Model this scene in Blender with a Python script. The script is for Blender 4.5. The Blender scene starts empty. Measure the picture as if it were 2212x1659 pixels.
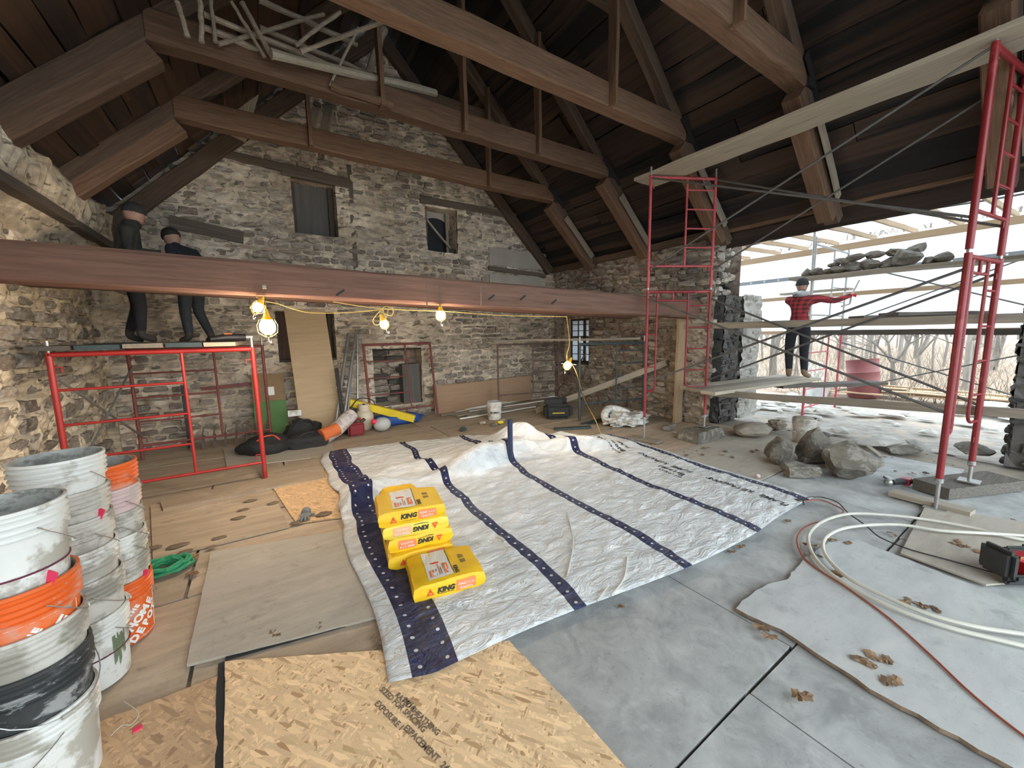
import bpy, bmesh, math, random
from mathutils import Vector, Matrix, noise
R = math.radians
PI = math.pi
rnd = random.Random(7)
U = rnd.uniform
C = bpy.context.scene.collection
sc = bpy.context.scene

# ------------------------------------------------------------------ camera
CAMP = Vector((0, 0, 1.7))
FPX, CX, CY = 834.4, 1106.0, 829.5
ya, pt, ro = R(33.31), R(7.34), R(-0.96)
_f = Vector((math.sin(ya)*math.cos(pt), math.cos(ya)*math.cos(pt), -math.sin(pt)))
_r0 = Vector((math.cos(ya), -math.sin(ya), 0)); _u0 = _r0.cross(_f)
_r = _r0*math.cos(ro) + _u0*math.sin(ro); _u = _u0*math.cos(ro) - _r0*math.sin(ro)
cam = bpy.data.cameras.new('camera'); camo = bpy.data.objects.new('camera', cam); C.objects.link(camo)
camo.matrix_world = Matrix(((_r.x, _u.x, -_f.x, CAMP.x), (_r.y, _u.y, -_f.y, CAMP.y), (_r.z, _u.z, -_f.z, CAMP.z), (0, 0, 0, 1)))
cam.sensor_fit = 'HORIZONTAL'; cam.sensor_width = 36.0; cam.lens = FPX/2212*36.0; cam.clip_start = 0.05; cam.clip_end = 300
sc.camera = camo
sc.view_settings.view_transform = 'Standard'; sc.view_settings.look = 'None'; sc.view_settings.gamma = 1
sc.view_settings.use_curve_mapping = False
sc.view_settings.exposure = 1.4

# ------------------------------------------------------------------ overcast sky
w = bpy.data.worlds.new('sky'); sc.world = w; w.use_nodes = True
bg = w.node_tree.nodes['Background']; bg.inputs[0].default_value = (0.82, 0.93, 0.99, 1); bg.inputs[1].default_value = 2.1

def portal(name, loc, rot, sx, sy):                       # lets the sky find the real openings
    l = bpy.data.lights.new(name, 'AREA'); l.shape = 'RECTANGLE'; l.size = sx; l.size_y = sy
    l.cycles.is_portal = True
    o = bpy.data.objects.new(name, l); C.objects.link(o); o.location = loc; o.rotation_euler = rot

def ray(x, y):
    return _r*((x-CX)/FPX) + _u*(-(y-CY)/FPX) + _f
def W(x, y, ax, v):
    d = ray(x, y); i = 'xyz'.index(ax)
    return CAMP + d*((v-CAMP[i])/d[i])
def G(x, y, z=0.0):
    p = W(x, y, 'z', z); return (p.x, p.y)

# ------------------------------------------------------------------ materials
def new_mat(name):
    m = bpy.data.materials.new(name); m.use_nodes = True
    n = m.node_tree; b = n.nodes['Principled BSDF']
    return m, n.nodes, n.links, b
def c4(c): return (c[0], c[1], c[2], 1)
def mixc(N, L, f, a, b, mode='MIX'):
    x = N.new('ShaderNodeMix'); x.data_type = 'RGBA'; x.blend_type = mode
    for s, v in ((0, f), (6, a), (7, b)):
        if hasattr(v, 'is_output') : L.new(v, x.inputs[s])
        elif isinstance(v, (int, float)): x.inputs[s].default_value = v
        else: x.inputs[s].default_value = c4(v)
    return x.outputs[2]
def math_(N, L, op, a, b=0.0, c=None):
    x = N.new('ShaderNodeMath'); x.operation = op
    for i, v in enumerate((a, b, c)):
        if v is None: continue
        if hasattr(v, 'is_output'): L.new(v, x.inputs[i])
        else: x.inputs[i].default_value = v
    return x.outputs[0]
def ramp(N, L, src, stops):
    r = N.new('ShaderNodeValToRGB'); e = r.color_ramp.elements
    while len(e) < len(stops): e.new(0.5)
    for k, (p, c) in enumerate(stops):
        e[k].position = p; e[k].color = c4(c) if not isinstance(c, (int, float)) else (c, c, c, 1)
    L.new(src, r.inputs[0]); return r.outputs[0]
def coords(N, L, scale=(1, 1, 1), rand=False, rotz=0):
    tc = N.new('ShaderNodeTexCoord'); mp = N.new('ShaderNodeMapping')
    mp.inputs['Scale'].default_value = scale; mp.inputs['Rotation'].default_value = (0, 0, rotz)
    L.new(tc.outputs['Object'], mp.inputs[0])
    if rand:
        oi = N.new('ShaderNodeObjectInfo'); k = math_(N, L, 'MULTIPLY', oi.outputs['Random'], 57.0)
        cb = N.new('ShaderNodeCombineXYZ'); [L.new(k, cb.inputs[i]) for i in range(3)]
        L.new(cb.outputs[0], mp.inputs['Location'])
    return mp.outputs[0]
def noi(N, L, vec, scale, detail=5, rough=.6, dist=0):
    x = N.new('ShaderNodeTexNoise'); x.inputs['Scale'].default_value = scale; x.inputs['Detail'].default_value = detail
    x.inputs['Roughness'].default_value = rough; x.inputs['Distortion'].default_value = dist
    L.new(vec, x.inputs['Vector']); return x.outputs[0]
def bump(N, L, b, h, s, d=0.01):
    x = N.new('ShaderNodeBump'); x.inputs['Strength'].default_value = s; x.inputs['Distance'].default_value = d
    L.new(h, x.inputs['Height']); L.new(x.outputs[0], b.inputs['Normal'])
def mat(name, a, b=None, s=6, st=(1, 1, 1), rough=.8, metal=0, bs=0, bsc=40, stain=None, ss=1.5, sa=(.5, .65), var=0, rand=False, dist=0, ramp_=(.3, .7), rotz=0, coat=0, island=False):
    m, N, L, P = new_mat(name)
    P.inputs['Roughness'].default_value = rough; P.inputs['Metallic'].default_value = metal
    if coat: P.inputs['Coat Weight'].default_value = coat
    v = coords(N, L, st, rand or var > 0, rotz)
    if b is None: b = tuple(x*.8 for x in a)
    col = ramp(N, L, noi(N, L, v, s, 6, .65, dist), [(ramp_[0], b), (ramp_[1], a)])
    if stain is not None:
        f = ramp(N, L, noi(N, L, v, ss, 5, .6), [(sa[0], 0), (sa[1], 1)])
        col = mixc(N, L, f, col, stain)
    if var:
        oi = N.new('ShaderNodeObjectInfo'); src = oi.outputs['Random']
        if island:
            g = N.new('ShaderNodeNewGeometry')
            src = math_(N, L, 'FRACT', math_(N, L, 'ADD', src, g.outputs['Random Per Island']))
        k = math_(N, L, 'MULTIPLY_ADD', src, var*2, 1-var)
        h = N.new('ShaderNodeHueSaturation'); L.new(k, h.inputs['Value']); L.new(col, h.inputs['Color'])
        h.inputs['Hue'].default_value = .5; col = h.outputs[0]
    L.new(col, P.inputs['Base Color'])
    if bs: bump(N, L, P, noi(N, L, v, bsc, 6, .7), bs, .006)
    return m
def emit(name, col, s):
    m, N, L, P = new_mat(name); P.inputs['Base Color'].default_value = c4(col)
    P.inputs['Emission Color'].default_value = c4(col); P.inputs['Emission Strength'].default_value = s; return m

m_beam = mat('old_beam_wood', (0.207, 0.118, 0.071), (0.099, 0.055, 0.033), 5, (.5, 9, 9), .85, bs=.7, bsc=8, var=.14, dist=.6)
m_tie = mat('tie_beam_wood', (0.206, 0.112, 0.079), (0.107, 0.055, 0.038), 4, (.35, 8, 8), .85, bs=.6, bsc=8, stain=(0.176, 0.079, 0.059), ss=.6, rand=True, dist=.5)
m_rafter = mat('rafter_wood', (0.128, 0.083, 0.056), (0.056, 0.036, 0.025), 5, (.5, 9, 9), .85, bs=.5, bsc=8, var=.2, dist=.6)
m_newwood = mat('fresh_lumber', (0.422, 0.299, 0.184), (0.340, 0.231, 0.136), 4, (.5, 12, 12), .7, bs=.15, var=.12)
m_plankwood = mat('scaffold_plank_wood', (0.345, 0.292, 0.225), (0.210, 0.173, 0.135), 5, (.6, 14, 14), .8, bs=.3, bsc=12, var=.15, stain=(0.225, 0.203, 0.173))
m_palewood = mat('pale_new_plank', (0.432, 0.382, 0.302), (0.302, 0.259, 0.202), 5, (.5, 14, 14), .75, bs=.25, bsc=10, var=.06)
m_darkplank = mat('dark_end_plank', (0.150, 0.128, 0.105), (0.068, 0.060, 0.053), 5, (.6, 14, 14), .8, bs=.3, var=.15)
m_roofL = mat('roof_board', (0.084, 0.041, 0.019), (0.025, 0.013, 0.007), 2.5, (.35, 3, 3), .85, bs=.6, bsc=10, var=.45, stain=(0.029, 0.017, 0.012), ss=1.2, sa=(.52, .6), dist=.8)
m_roofR = mat('sooty_roof_board', (0.055, 0.032, 0.022), (0.017, 0.010, 0.008), 2.5, (.35, 4, 4), .85, bs=.6, bsc=10, var=.4, stain=(0.006, 0.005, 0.006), ss=.8, sa=(.5, .56), dist=.8)
m_log = mat('peeled_pole_wood', (.42, .35, .27), (.22, .18, .14), 4, (.5, 8, 8), .8, bs=.4, var=.2)
m_stone = mat('rubble_stone', (0.537, 0.481, 0.419), (0.213, 0.188, 0.163), 2.6, (1, 1, 1), .9, bs=.8, bsc=12, var=.42, stain=(0.312, 0.237, 0.188), ss=1, island=True)
m_stoneD = mat('dark_rubble_stone', (0.096, 0.088, 0.080), (0.040, 0.038, 0.035), 2.2, (1, 1, 1), .9, bs=.8, bsc=12, var=.4, island=True)  # darker stone colour, used on the inner jamb and the pier
m_stoneL = mat('jamb_stone', (.5, .475, .43), (.3, .28, .25), 2.2, (1, 1, 1), .9, bs=.8, bsc=12, var=.25, island=True)
m_mortar = mat('old_lime_mortar', (0.871, 0.763, 0.636), (0.475, 0.413, 0.343), 3, (1, 1, 1), .95, bs=1, bsc=22, stain=(0.475, 0.394, 0.306), ss=.9, sa=(.45, .6))
m_mortarL = mat('warm_lime_mortar', (0.920, 0.803, 0.633), (0.538, 0.456, 0.352), 3.5, (1, 1, 1), .95, bs=1, bsc=22, stain=(0.568, 0.471, 0.345), ss=.9, sa=(.45, .6))
m_mortarR = mat('brown_lime_mortar', (0.483, 0.420, 0.352), (0.210, 0.184, 0.152), 3.5, (1, 1, 1), .95, bs=1, bsc=22, stain=(0.284, 0.210, 0.173), ss=1.2, sa=(.45, .55))
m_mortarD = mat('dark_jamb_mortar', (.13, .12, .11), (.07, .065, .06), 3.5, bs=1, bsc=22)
m_mortarP = mat('new_jamb_mortar', (.52, .5, .46), (.38, .36, .33), 3.5, bs=1, bsc=22)
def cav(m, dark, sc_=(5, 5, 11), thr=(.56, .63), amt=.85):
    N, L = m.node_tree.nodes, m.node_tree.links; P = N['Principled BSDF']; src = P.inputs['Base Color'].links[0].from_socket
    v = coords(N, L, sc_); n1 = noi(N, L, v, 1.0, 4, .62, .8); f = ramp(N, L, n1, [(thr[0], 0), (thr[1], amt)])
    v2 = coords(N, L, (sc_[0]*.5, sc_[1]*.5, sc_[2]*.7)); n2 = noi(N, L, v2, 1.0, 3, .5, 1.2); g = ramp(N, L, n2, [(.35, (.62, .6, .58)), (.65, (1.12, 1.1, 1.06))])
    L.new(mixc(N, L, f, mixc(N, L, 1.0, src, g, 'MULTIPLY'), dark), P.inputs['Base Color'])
for m_, k_ in ((m_mortar, (.10, .085, .07)), (m_mortarL, (.11, .085, .06)), (m_mortarR, (.07, .055, .045))): cav(m_, k_)  # noise paints the dark of cavities and crevices into the mortar colour
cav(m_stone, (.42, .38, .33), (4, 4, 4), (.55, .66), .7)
m_plaster = mat('smooth_plaster_patch', (.42, .38, .33), (.34, .30, .26), 2, bs=.2)
m_ply = mat('weathered_plywood', (0.470, 0.373, 0.273), (0.336, 0.265, 0.196), 3, (.8, 5, 5), .85, bs=.2, bsc=30, stain=(0.302, 0.238, 0.180), ss=1.1, sa=(.48, .7), var=.14)
m_plyG = mat('grey_plywood', (.46, .415, .35), (.35, .315, .265), 3, (1, 5, 5), .8, bs=.15, bsc=30, stain=(.42, .38, .33), ss=1.2, var=.05)
m_plyO = mat('tan_plywood', (0.480, 0.352, 0.216), (0.400, 0.284, 0.168), 2, (8, .6, 1), .75, bs=.1, rotz=0)
m_plyP = mat('pinkish_plywood', (0.390, 0.255, 0.165), (0.315, 0.203, 0.128), 3, (.6, 8, 8), .8, bs=.1)
m_conc = mat('grey_concrete_floor', (0.486, 0.493, 0.486), (0.257, 0.263, 0.263), 4.2, (1, 1, 1), .6, bs=.25, bsc=60, stain=(0.648, 0.661, 0.648), ss=1.1, sa=(.5, .8), dist=.6)
m_greysheet = mat('grey_faced_panel', (0.526, 0.532, 0.526), (0.403, 0.409, 0.409), 2.5, (1, 3, 1), .6, bs=.1, bsc=50, stain=(0.582, 0.560, 0.504), ss=1.5, sa=(.55, .8))
m_edge = mat('swollen_panel_edge', (.36, .25, .16), (.16, .11, .08), 14, bs=.8)
m_dirt = mat('packed_dirt', (.36, .31, .25), (.22, .19, .155), 6, bs=.8, bsc=30)
m_rubdirt = mat('rubble_dust', (0.404, 0.379, 0.347), (0.210, 0.182, 0.153), 7, bs=1, bsc=25, stain=(0.427, 0.342, 0.266), ss=1.5)
m_leaf = mat('dry_leaf', (.28, .17, .09), (.15, .09, .05), 9, var=.3, bs=.3)
m_mud = mat('mud_clump', (.22, .16, .10), (.12, .085, .06), 12, bs=1)
m_red = mat('red_scaffold_paint', (0.242, 0.014, 0.019), (0.173, 0.010, 0.013), 6, rough=.42, bs=.05, stain=(0.375, 0.068, 0.068), ss=3, sa=(.6, .7))
m_redL = mat('bright_red_scaffold_paint', (0.432, 0.029, 0.025), (0.331, 0.022, 0.020), 6, rough=.4, stain=(0.324, 0.043, 0.036), ss=4, sa=(.6, .7))
m_redP = mat('worn_pinkish_red_paint', (0.450, 0.083, 0.098), (0.345, 0.038, 0.045), 6, rough=.5)
m_brownred = mat('rusty_frame_paint', (.25, .06, .05), (.13, .04, .035), 8, rough=.6)
m_rust = mat('brown_steel', (.16, .10, .085), (.10, .07, .06), 8, rough=.6)
m_dkgreen = mat('dark_green_steel', (.05, .075, .08), (.03, .045, .05), 8, rough=.6)
m_steel = mat('galvanised_steel', (.45, .45, .44), (.3, .3, .3), 12, rough=.4, metal=.7)
m_darksteel = mat('dark_brace_steel', (.13, .125, .12), (.08, .078, .075), 12, rough=.55, metal=.3)
m_iron = mat('black_iron', (.02, .02, .022), (.012, .012, .013), 8, rough=.7)
m_black = mat('black_plastic', (.03, .03, .032), (.02, .02, .02), 8, rough=.5)
m_white = mat('dusty_white_plastic', (0.714, 0.714, 0.689), (0.612, 0.603, 0.570), 5, rough=.5, bs=.1, bsc=20, stain=(0.391, 0.365, 0.315), ss=7, sa=(.50, .58), rand=True)
m_white2 = mat('grimy_white_plastic', (0.612, 0.586, 0.535), (0.442, 0.416, 0.374), 5, rough=.6, bs=.1, bsc=20, stain=(0.306, 0.281, 0.238), ss=7, sa=(.46, .56), rand=True)
m_pinkw = mat('pink_stained_plastic', (.64, .50, .48), (.52, .38, .37), 5, rough=.6, stain=(.42, .4, .36), ss=3.5)
m_orange = mat('orange_plastic', (0.757, 0.141, 0.022), (0.651, 0.106, 0.018), 4, rough=.5, stain=(0.546, 0.317, 0.238), ss=4, sa=(.55, .68), rand=True)
m_dkbucket = mat('black_mortar_stained_plastic', (.055, .058, .058), (.02, .022, .024), 5, rough=.7, stain=(.34, .34, .33), ss=5, sa=(.52, .7))
m_inside = mat('mortar_crust', (.46, .46, .43), (.24, .24, .22), 9, bs=1, bsc=25)
m_pinktape = mat('pink_flagging_tape', (.85, .04, .12), (.7, .03, .09), 8, rough=.5)
m_maroon = mat('maroon_band', (.14, .02, .05), (.1, .015, .035), 8)
m_yellow = mat('yellow_paper_sack', (.88, .54, .012), (.80, .46, .01), 5, rough=.55, bs=.5, bsc=9, rand=True)
m_yellow2 = mat('pale_yellow_sack', (.84, .66, .08), (.76, .58, .05), 5, rough=.5, bs=.5, bsc=9)
m_lab_o = mat('orange_print', (.82, .25, .09), (.78, .22, .08), 5)
m_lab_ol = mat('pale_orange_print', (.86, .45, .25), (.8, .4, .2), 5)
m_lab_w = mat('white_print', (.8, .78, .74), (.74, .72, .68), 5)
m_lab_k = mat('black_print', (.03, .035, .03), (.025, .025, .025), 5)
m_lab_r = mat('red_print', (.75, .09, .03), (.7, .08, .03), 5)
m_green = mat('green_rope', (.04, .33, .15), (.02, .2, .09), 40, rough=.7)
m_navy = mat('navy_pipe', (.02, .035, .1), (.015, .02, .05), 6, rough=.4)
m_hose = mat('white_tubing', (0.612, 0.595, 0.527), (0.510, 0.493, 0.425), 6, rough=.45)
m_ocord = mat('orange_cord', (0.384, 0.096, 0.048), (0.288, 0.072, 0.040), 8, rough=.6)
m_ycord = mat('yellow_cord', (.75, .50, .12), (.6, .4, .1), 8, rough=.5)
m_radio = mat('red_plastic', (.42, .02, .03), (.3, .015, .02), 6, rough=.4)
m_blue = mat('blue_bag', (.02, .09, .38), (.012, .05, .22), 6, rough=.6, bs=.5)
m_cyel = mat('yellow_case', (.78, .6, .03), (.66, .48, .02), 6, rough=.5)
m_tank = mat('cream_tank_paint', (.66, .58, .45), (.55, .47, .36), 5, rough=.4)
m_rock = mat('boulder_stone', (0.270, 0.248, 0.216), (0.117, 0.108, 0.095), 3, bs=1, bsc=14, rough=.95, stain=(0.144, 0.126, 0.099), ss=2, rand=True)
cav(m_rock, (.38, .35, .31), (9, 9, 9), (.54, .66), .6)
m_rockL = mat('pale_rubble_stone', (.62, .6, .56), (.38, .36, .33), 3, bs=1, bsc=14, rough=.95, var=.2)
m_barrel = mat('faded_red_barrel', (0.216, 0.066, 0.069), (0.168, 0.048, 0.051), 5, rough=.6)
m_cloth = mat('black_nylon', (0.025, 0.025, 0.027), (0.014, 0.014, 0.015), 10, rough=.8, bs=.6)
m_cardo = mat('printed_orange_bag', (.7, .18, .05), (.55, .13, .04), 5)
m_greyglove = mat('grey_glove_fabric', (.25, .26, .27), (.14, .145, .15), 12, bs=.5)
m_skin = mat('skin', (0.390, 0.225, 0.165), (0.345, 0.195, 0.143), 5, rough=.6)
m_plaid = None
m_trouser = mat('dark_trousers', (0.021, 0.022, 0.030), (0.012, 0.012, 0.018), 9, rough=.9, bs=.4)
m_jean = mat('dark_jeans', (0.032, 0.038, 0.052), (0.017, 0.021, 0.032), 9, rough=.9, bs=.4)
m_jacket = mat('dark_camo_coat', (0.059, 0.056, 0.045), (0.017, 0.020, 0.017), 22, rough=.9, bs=.3)
m_boot = mat('tan_boot_leather', (.3, .21, .14), (.2, .14, .09), 9, rough=.8)
m_bootD = mat('dark_boot_leather', (.06, .055, .05), (.04, .035, .03), 9, rough=.8)
m_knit = mat('dark_knit', (0.035, 0.035, 0.036), (0.021, 0.021, 0.022), 30, rough=.95, bs=.5)
m_hood = mat('grey_hood', (.42, .43, .43), (.3, .31, .31), 12, rough=.95, bs=.4)
m_redglove = mat('red_rubber_glove', (.78, .02, .03), (.6, .015, .02), 8, rough=.4)
m_litter = mat('leaf_litter_ground', (0.289, 0.231, 0.180), (0.173, 0.127, 0.092), 3, bs=1, bsc=20, stain=(0.306, 0.196, 0.136), ss=2, sa=(.45, .6))
m_bark = mat('grey_bark', (0.235, 0.213, 0.190), (0.140, 0.123, 0.106), 8, (3, 3, .5), bs=.6, var=.25)
m_brush = mat('dry_brush', (0.306, 0.257, 0.202), (0.214, 0.171, 0.122), 8, var=.2)
m_glow = emit('lamp_glow', (1, .78, .42), 28)
m_glowc = emit('lamp_glow_cool', (1, .9, .72), 28)
m_cage = mat('yellow_lamp_guard', (.8, .45, .03), (.7, .38, .02), 8, rough=.4)
m_greenled = emit('green_display', (.1, 1, .3), 2.5)
m_boardgrey = mat('grey_window_board', (0.136, 0.124, 0.112), (0.088, 0.080, 0.074), 3, (8, 8, .5), bs=.3)
m_darkvoid = mat('dark_void_board', (.022, .025, .032), (.014, .015, .018), 4)
m_lintel = mat('old_lintel_wood', (0.160, 0.124, 0.096), (0.088, 0.068, 0.052), 4, (.4, 8, 8), bs=.5, rand=True)
m_winframe = mat('dark_window_frame', (.09, .065, .05), (.05, .04, .03), 6)
m_bwood = mat('red_brown_boarding', (.17, .10, .075), (.12, .07, .055), 4, (6, 6, .5), bs=.3)

def grime(m, col, sc_, thr, amt, det=6):
    N, L = m.node_tree.nodes, m.node_tree.links; P = N['Principled BSDF']; src = P.inputs['Base Color'].links[0].from_socket
    f = ramp(N, L, noi(N, L, coords(N, L, sc_, True), 1.0, det, .7, .4), [(thr[0], 0), (thr[1], amt)]); L.new(mixc(N, L, f, src, col), P.inputs['Base Color'])
for m_ in (m_ply, m_plyG): grime(m_, (.17, .13, .10), (7, 7, 7), (.6, .72), .5); grime(m_, (.13, .10, .08), (55, 55, 55), (.62, .72), .6); grime(m_, (.60, .53, .45), (3, 3, 3), (.55, .75), .45)
for m_ in (m_conc, m_greysheet): grime(m_, (.14, .145, .145), (5, 5, 5), (.56, .72), .4); grime(m_, (.12, .115, .11), (45, 45, 45), (.6, .72), .6); grime(m_, (.58, .59, .6), (9, 9, 9), (.56, .7), .35); grime(m_, (.6, .61, .6), (60, 60, 60), (.66, .75), .6)
for m_ in (m_beam, m_tie, m_rafter): grime(m_, (.05, .032, .022), (1.2, 22, 22), (.58, .7), .6); grime(m_, (.04, .025, .02), (5, 9, 9), (.66, .74), .7)
grime(m_dkbucket, (.32, .32, .31), (11, 11, 20), (.54, .62), .8); grime(m_inside, (.16, .155, .14), (14, 14, 20), (.5, .6), .8)
for m_ in (m_white, m_white2, m_orange): grime(m_, (.40, .37, .32), (16, 16, 16), (.62, .68), .7)

def sheet_mat(name, col, tr):
    m, N, L, P = new_mat(name)
    v = coords(N, L); c = ramp(N, L, noi(N, L, v, 1.2, 5), [(.35, tuple(x*.86 for x in col)), (.65, col)])
    d = N.new('ShaderNodeBsdfDiffuse'); t = N.new('ShaderNodeBsdfTranslucent'); x = N.new('ShaderNodeMixShader')
    x.inputs[0].default_value = tr; L.new(c, d.inputs[0]); L.new(c, t.inputs[0]); L.new(d.outputs[0], x.inputs[1]); L.new(t.outputs[0], x.inputs[2])
    b = N.new('ShaderNodeBump'); b.inputs['Strength'].default_value = .5; b.inputs['Distance'].default_value = .03
    L.new(noi(N, L, v, 3.5, 6), b.inputs['Height']); L.new(b.outputs[0], d.inputs['Normal'])
    out = [n for n in N if n.type == 'OUTPUT_MATERIAL'][0]; L.new(x.outputs[0], out.inputs[0]); return m
m_sheet = sheet_mat('white_translucent_sheeting', (.74, .77, .80), .6)
m_pane = sheet_mat('milky_pane', (.82, .87, .92), .75)

# oriented strand board: three layers of stretched cells
def osb(name, base, dark):
    m, N, L, P = new_mat(name); P.inputs['Roughness'].default_value = .75
    col = None; hh = None
    for k, (rz, sx, sy) in enumerate(((.3, 20, 85), (1.5, 17, 75), (-.7, 24, 95), (.95, 15, 70))):
        v = coords(N, L, (1, 1, 1), False, rz)
        mp = N.new('ShaderNodeMapping'); mp.inputs['Scale'].default_value = (sx, sy, 1); L.new(v, mp.inputs[0])
        vo = N.new('ShaderNodeTexVoronoi'); vo.inputs['Scale'].default_value = 1.0; L.new(mp.outputs[0], vo.inputs['Vector'])
        sep = N.new('ShaderNodeSeparateColor'); L.new(vo.outputs['Color'], sep.inputs[0])
        cc = ramp(N, L, sep.outputs[0], [(0, dark), (.14, tuple(x*.84 for x in base)), (.7, base), (1, tuple(min(1, x*1.22) for x in base))])
        msk = ramp(N, L, sep.outputs[1], [(.45, 0), (.5, 1)])
        col = cc if col is None else mixc(N, L, msk, col, cc)
        hh = sep.outputs[2] if hh is None else mixc(N, L, msk, hh, sep.outputs[2])
    st = ramp(N, L, noi(N, L, coords(N, L), 2.2, 5), [(.62, 0), (.75, .45)])
    col = mixc(N, L, st, col, (.33, .26, .2))
    L.new(col, P.inputs['Base Color']); bump(N, L, P, hh, .35, .003); return m
m_osb = osb('pale_strand_board', (0.829, 0.580, 0.342), (0.448, 0.260, 0.126))
m_osbB = osb('brown_strand_board', (0.550, 0.360, 0.209), (0.330, 0.200, 0.114))
m_osbC = osb('tan_strand_board', (0.638, 0.430, 0.248), (0.396, 0.250, 0.138))
def plaid():
    m, N, L, P = new_mat('red_black_plaid'); P.inputs['Roughness'].default_value = .9
    tc = N.new('ShaderNodeTexCoord'); s = N.new('ShaderNodeSeparateXYZ'); L.new(tc.outputs['Object'], s.inputs[0])
    a = math_(N, L, 'LESS_THAN', math_(N, L, 'FRACT', math_(N, L, 'MULTIPLY', s.outputs[2], 14.0)), .45)
    b = math_(N, L, 'LESS_THAN', math_(N, L, 'FRACT', math_(N, L, 'MULTIPLY', math_(N, L, 'ADD', s.outputs[0], s.outputs[1]), 14.0)), .45)
    f = math_(N, L, 'MULTIPLY', math_(N, L, 'ADD', a, b), .5)
    L.new(mixc(N, L, f, (.33, .03, .035), (.05, .012, .015)), P.inputs['Base Color']); return m
m_plaid = plaid()

# ------------------------------------------------------------------ object helpers
MW = {}
def setp(o, parent):
    if parent is not None:
        o.parent = parent; o.matrix_parent_inverse = MW[parent.name].inverted()
def meta(o, label=None, cat=None, group=None, kind=None):
    if label: o['label'] = label
    if cat: o['category'] = cat
    if group: o['group'] = group
    if kind: o['kind'] = kind
    return o
def thing(name, label, cat, loc=(0, 0, 0), rz=0, group=None):
    o = bpy.data.objects.new(name, None); C.objects.link(o); o.empty_display_size = .1
    o.location = loc; o.rotation_euler = (0, 0, rz)
    MW[o.name] = Matrix.Translation(loc) @ Matrix.Rotation(rz, 4, 'Z')
    return meta(o, label, cat, group)
def place(o, parent, M):
    """M is the wanted world matrix"""
    MW[o.name] = M.copy(); o.matrix_world = M; setp(o, parent)
    if parent is not None: o.matrix_basis = M
    return o
class MB:
    def __init__(s): s.v = []; s.f = []; s.mi = []
    def add(s, vs, fs, mi=0):
        k = len(s.v); s.v += [tuple(v) for v in vs]; s.f += [tuple(i+k for i in f) for f in fs]; s.mi += [mi]*len(fs); return s
    def hexa(s, p, mi=0):     # 4 bottom ccw, 4 top
        return s.add(p, [(3, 2, 1, 0), (4, 5, 6, 7), (0, 1, 5, 4), (1, 2, 6, 5), (2, 3, 7, 6), (3, 0, 4, 7)], mi)
    def box(s, c, d, M=None, mi=0):
        x, y, z = d[0]/2, d[1]/2, d[2]/2
        p = [Vector(q) for q in ((-x, -y, -z), (x, -y, -z), (x, y, -z), (-x, y, -z), (-x, -y, z), (x, -y, z), (x, y, z), (-x, y, z))]
        if M is not None: p = [M @ q for q in p]
        return s.hexa([q+Vector(c) for q in p], mi)
    def poly(s, pts, z0, z1, mi=0):    # prism over an xy polygon (ccw)
        n = len(pts); a = sum(pts[i][0]*pts[(i+1) % n][1]-pts[(i+1) % n][0]*pts[i][1] for i in range(n))
        if a < 0: pts = pts[::-1]
        vs = [(x, y, z0) for x, y in pts]+[(x, y, z1) for x, y in pts]
        return s.add(vs, [tuple(range(n))[::-1], tuple(range(n, 2*n))]+[(i, (i+1) % n, n+(i+1) % n, n+i) for i in range(n)], mi)
    def tube(s, pts, r, n=8, closed=False, mi=0, caps=True):
        pts = [Vector(p) for p in pts]; m = len(pts); rr = r if isinstance(r, (list, tuple)) else [r]*m
        t0 = (pts[1]-pts[0]).normalized(); up = Vector((0, 0, 1)) if abs(t0.z) < .9 else Vector((1, 0, 0))
        nrm = (up-t0*up.dot(t0)).normalized(); vs = []
        for i, p in enumerate(pts):
            if closed: t = pts[(i+1) % m]-pts[i-1]
            else: t = pts[min(i+1, m-1)]-pts[max(i-1, 0)]
            t.normalize(); nrm = nrm-t*nrm.dot(t)
            if nrm.length < 1e-5: nrm = t.orthogonal()
            nrm.normalize(); b = t.cross(nrm)
            for k in range(n):
                a = 2*PI*k/n; vs.append(p+(nrm*math.cos(a)+b*math.sin(a))*rr[i])
        fs = []
        for i in range(m if closed else m-1):
            j = (i+1) % m
            for k in range(n):
                l = (k+1) % n; fs.append((i*n+k, i*n+l, j*n+l, j*n+k))
        if not closed and caps: fs += [tuple(range(n))[::-1], tuple((m-1)*n+k for k in range(n))]
        return s.add(vs, fs, mi)
    def lathe(s, prof, c=(0, 0, 0), n=32, M=None, mi=0, wob=0):
        vs = []; m = len(prof)
        for (r, z) in prof:
            for k in range(n):
                a = 2*PI*k/n; v = Vector((r*math.cos(a), r*math.sin(a), z))
                if M is not None: v = M @ v
                vs.append(v+Vector(c))
        fs = [(i*n+k, i*n+(k+1) % n, (i+1)*n+(k+1) % n, (i+1)*n+k) for i in range(m-1) for k in range(n)]
        if prof[0][0] > 1e-4: fs.append(tuple(range(n))[::-1])
        if prof[-1][0] > 1e-4: fs.append(tuple((m-1)*n+k for k in range(n)))
        return s.add(vs, fs, mi)
    def ball(s, c, r, n=12, mi=0, sc=(1, 1, 1), jit=0):
        vs = []; fs = []; h = n//2
        for i in range(h+1):
            th = PI*i/h
            for k in range(n):
                a = 2*PI*k/n; j = 1+(U(-jit, jit) if jit else 0)
                vs.append(Vector((math.sin(th)*math.cos(a)*sc[0], math.sin(th)*math.sin(a)*sc[1], math.cos(th)*sc[2]))*r*j+Vector(c))
        fs = [(i*n+k, (i+1)*n+k, (i+1)*n+(k+1) % n, i*n+(k+1) % n) for i in range(h) for k in range(n)]
        return s.add(vs, fs, mi)
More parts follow.
